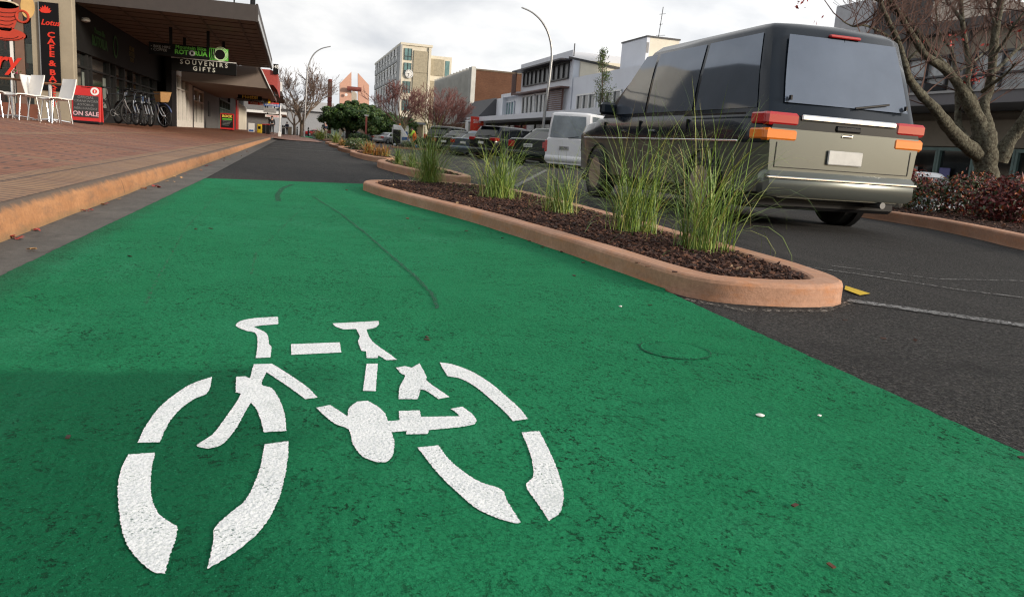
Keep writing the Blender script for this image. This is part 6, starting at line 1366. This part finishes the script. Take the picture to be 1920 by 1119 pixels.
# ------------------------------------------------------------------ the bare tree and bushes in the right bed
bed = [(5.55,3.6),(5.98,5.15),(6.5,6.2),(6.92,7.4),(6.97,9.2),(7.05,14),(7.3,18.6),(8.2,19.4),(9.4,18.5),(9.6,12),(9.6,6),(9.2,3.4),(7,2.9)]
ol_bed, bd = planter(bed, 'long kerbed garden bed holding red bushes, a boulder and the big bare tree', .12, .16, 140, 1)
chips_obj([(p[0]+.0,p[1]) for p in ol_bed], 3600, .108, 77, (.02,.05))
YT = 8.8; S_ = 10.9/1466
tree = thing('bare_tree', 'large bare maple with mottled grey trunk and spreading limbs in the red bush bed', 'tree', (P(1850,345,YT).x, YT, .1))
BR = [
 [(1852,420,54),(1850,360,47),(1848,300,43),(1846,262,46),(1842,235,40)],
 [(1838,292,30),(1802,264,28),(1776,235,23),(1755,206,19),(1730,181,17),(1706,150,15),(1697,124,13),(1688,92,11),(1676,60,9),(1661,30,8),(1650,0,7),(1643,-50,4)],
 [(1842,250,30),(1832,222,27),(1815,190,24),(1793,152,19),(1766,126,15),(1736,104,13),(1716,75,12),(1695,42,11),(1680,16,9),(1664,-4,8),(1640,-40,5)],
 [(1800,165,15),(1779,132,13),(1760,112,12),(1742,90,12),(1718,57,11),(1690,26,9),(1655,5,8),(1618,-12,5),(1585,-30,3)],
 [(1836,230,20),(1822,185,16),(1812,158,14),(1818,125,12),(1813,100,11),(1805,46,10),(1801,0,9),(1797,-50,6)],
 [(1806,40,6),(1792,22,5),(1774,2,4),(1760,-25,3)],
 [(1850,248,31),(1843,202,23),(1853,172,20),(1859,139,17),(1865,70,15),(1871,35,13),(1877,0,12),(1886,-50,9)],
 [(1858,142,9),(1880,120,8),(1905,95,7),(1930,72,6),(1960,40,4)],
 [(1864,105,7),(1885,76,6),(1900,50,5),(1927,14,4),(1945,-20,3)],
 [(1866,48,6),(1857,22,5),(1850,-5,4),(1846,-30,3)],
 [(1812,262,16),(1797,235,14),(1797,190,13),(1793,150,10),(1790,120,8),(1783,92,6),(1768,74,5),(1758,48,4),(1754,0,3),(1750,-30,2)],
 [(1793,140,6),(1806,128,5),(1830,112,4),(1852,92,3)],
 [(1842,172,8),(1860,158,7),(1885,140,5),(1905,118,3)],
 [(1872,300,34),(1890,268,28),(1906,246,26),(1930,214,24),(1965,176,20),(2010,120,15),(2050,40,10)],
 [(1698,128,7),(1680,110,6),(1655,98,5),(1628,88,4),(1610,72,3)],
 [(1674,74,6),(1650,60,5),(1622,48,4),(1600,50,3),(1580,40,2)],
 [(1724,92,6),(1705,110,5),(1699,122,3)],
]
r = random.Random(17); tb_ = MB(); tw = MB(); dp = [0,-.5,-.2,.35,.25,.5,.1,.4,-.4,.3,.9,1.2,-.5,-.35,-.7,-.3,.1]
for k, br in enumerate(BR):
    n_ = len(br); pts = []; rad = []
    for i, (x, y, w_) in enumerate(br):
        q = P(x, y, YT+dp[k]*(i/(n_-1))*1.4+r.gauss(0,.02)); pts.append(q-tree.location); rad.append(w_*S_*.46*(1+.0*i)*r.uniform(.94,1.06))
    pts2 = []; rad2 = []
    for i in range(n_-1):
        p0, p1, p2, p3 = pts[max(0,i-1)], pts[i], pts[i+1], pts[min(n_-1,i+2)]
        for j in range(4):
            u = j/4; pts2.append(.5*((2*p1)+(p2-p0)*u+(2*p0-5*p1+4*p2-p3)*u*u+(3*p1-p0-3*p2+p3)*u**3)); rad2.append((rad[i]+(rad[i+1]-rad[i])*u)*r.uniform(.90,1.10))
    pts2.append(pts[-1]); rad2.append(rad[-1]); tb_.tube(pts2, rad2, 14 if k < 7 or k == 13 else 9)
    if k:
        for i, (x, y, w_) in enumerate(br):
            if y > 190 or i < 2: continue
            for j in range(2 if y > 90 else 4):
                d = Vector((r.gauss(0,.8), r.gauss(0,.6), r.uniform(.15,1.1))); p0 = pts[i].lerp(pts[i-1], r.random())
                grow(tw, p0, d, r.uniform(.25,.6), r.uniform(.006,.013), 3 if y < 110 else 2, r, .5, .22, 3, (2,3), .0026)
tb_.build('trunk', BARK, tree, smooth=60); tw.build('twigs', TWIG, tree, recalc=False)
b = MB()
for px, py, n_ in ((1795,70,14),(1822,150,18),(1838,138,12),(1752,104,6),(1900,52,8),(1778,80,8),(1830,148,10),(1846,90,6),(1725,80,5),(1535,38,4),(1500,5,14)):
    for j in range(n_):
        q = P(px+r.gauss(0,9), py+r.gauss(0,7), YT+r.uniform(-.6,.9))-tree.location; leafball(b, q, (.02,.02,.02), 1, r.uniform(.018,.034), 1, (1,), r)
b.build('red_leaves', [mat('maple_red',(.40,.03,.02),.6,var=.2)], tree, recalc=False)
# overhanging twig tips at the top, from the same kind of tree out of frame
RB = 'red and green bushes in the far garden bed'
def bush(px, py, Y, blobs, n, size, mats, wts, seed, lab, nm='red_bush', cat='bush', grp=RB):
    q = P(px, py, Y); return shrub(nm, lab, cat, (q.x, Y, .09), blobs, n, size, mats, wts, seed, grp)
bush(1893,400,7.3,[(0,0,.26,.42,.40,.30),(.25,.2,.31,.40,.4,.30),(-.22,.1,.19,.30,.3,.22),(.1,-.15,.42,.25,.25,.18)], 3600, .030, LEAFR, (34,38,20,8), 91, 'deep red bush at the edge of the bed, closest on the right of the tree')
bush(1800,385,8.4,[(0,0,.27,.44,.4,.30),(-.35,.2,.20,.35,.35,.24),(.35,.1,.33,.36,.36,.30)], 2800, .030, LEAFR, (14,20,52,14), 92, 'green and orange bush directly in front of the tree trunk')
bush(1690,375,10.6,[(0,0,.30,.55,.45,.34),(-.45,.1,.24,.40,.4,.26),(.4,0,.24,.35,.35,.28)], 2200, .034, LEAFR, (48,16,26,10), 93, 'bright red topped bush before the white car')
bush(1715,378,9.4,[(0,0,.18,.32,.3,.24)], 1500, .024, LEAFD, (50,40,10), 94, 'dark green low bush behind the white flowering plant', 'green_bush')
WFL = [mat('silver_foliage',(.36,.40,.40),.6,var=.15), mat('white_petal',(.62,.64,.68),.6), LEAFD[0]]
bush(1735,398,8.5,[(0,0,.11,.20,.2,.13)], 650, .017, WFL, (30,28,42), 95, 'small silver white flowering plant at the front of the bed', 'flowering_plant', 'plant', 'silver white plants in the far garden bed')
bush(1600,388,10.2,[(0,0,.08,.22,.2,.10)], 420, .017, WFL, (30,18,52), 96, 'silver leaved plant left of the boulder', 'flowering_plant', 'plant', 'silver white plants in the far garden bed')
q = P(1640,390,9.3); bo = thing('boulder', 'rounded grey lichen boulder lying in the bark of the far bed', 'boulder', (q.x,9.3,.10)); b = MB(); rr_ = random.Random(4)
me_r = []
for k in range(9):
    f = k/8; z = .0+.27*math.sin(f*1.57); rad_ = math.cos(f*1.5)
    me_r.append([((.40*rad_+.02)*math.cos(a_)*(1+.10*math.sin(3*a_+f*4))+.05*f, (.28*rad_+.02)*math.sin(a_)*(1+.08*math.cos(2*a_-f*5)), z*(1+.10*math.sin(2*a_+1))) for a_ in [i*.2618 for i in range(24)]])
b.loft(me_r, True, True); b.build('rock', mat('boulder_stone',(.13,.12,.10),.9,var=.2,c2=(.26,.25,.20),cscale=7,bump=.9,bs=22), bo, smooth=True)
# planting beds by the worker
planter([(P(742,284,58).x,58),(P(735,274,64).x,65.5),(P(760,270,68).x,69),(P(800,270,66).x,66),(P(850,282,57).x,57)], 'kerbed bed with low shrubs where the street worker sweeps', .12, .18, 60, 1)
for px, py, Y, sz, lab, mm, wt in ((795,275,59,.62,'dark green low shrub in front of the street worker',LEAFD,(60,35,5)),(762,274,60,.36,'grey green low shrub at the foot of the reddish tree',SILV,(60,20,20)),(748,266,92,.7,'brown green shrub beside the silver sedan',[LEAFR[2],LEAFD[0],LEAFD[2]],(50,30,20)),(672,256,96,.75,'low clipped dark green hedge under the evergreen tree',LEAFD,(60,35,5)),(597,252,96,.55,'grey low shrub near the far lamp post',SILV,(60,20,20)),(608,255,98,.55,'grey low shrub beside the man at the crossing',SILV,(60,20,20))):
    q = P(px,py,Y); shrub('shrub', lab, 'shrub', (q.x,Y,.08), [(0,0,sz*.6,sz*1.6,sz*1.2,sz*.7),(sz,.2,sz*.5,sz,sz,sz*.6)], 1300, sz*.12, mm, wt, int(px), 'low shrubs in the street beds')
for px, py, Y, lab in ((646,256,100,'pale short post at the car park edge beneath the evergreen'),): 
    q = P(px,py,Y); t = thing('post', lab, 'post', (q.x,Y,0)); MB().lathe([(.11,0),(.11,1.05),(.08,1.1),(.0,1.1)],10).build('shaft', STEEL, t)
q = P(686,250,101); t = thing('post', 'tall rust red post standing in front of the dark evergreen', 'post', (q.x,101,0)); MB().box(-.11,.11,-.11,.11,0,3.1).build('shaft', RUST, t); MB().box(-.25,.25,-.16,.16,3.1,3.3).build('cap', STEEL, t)
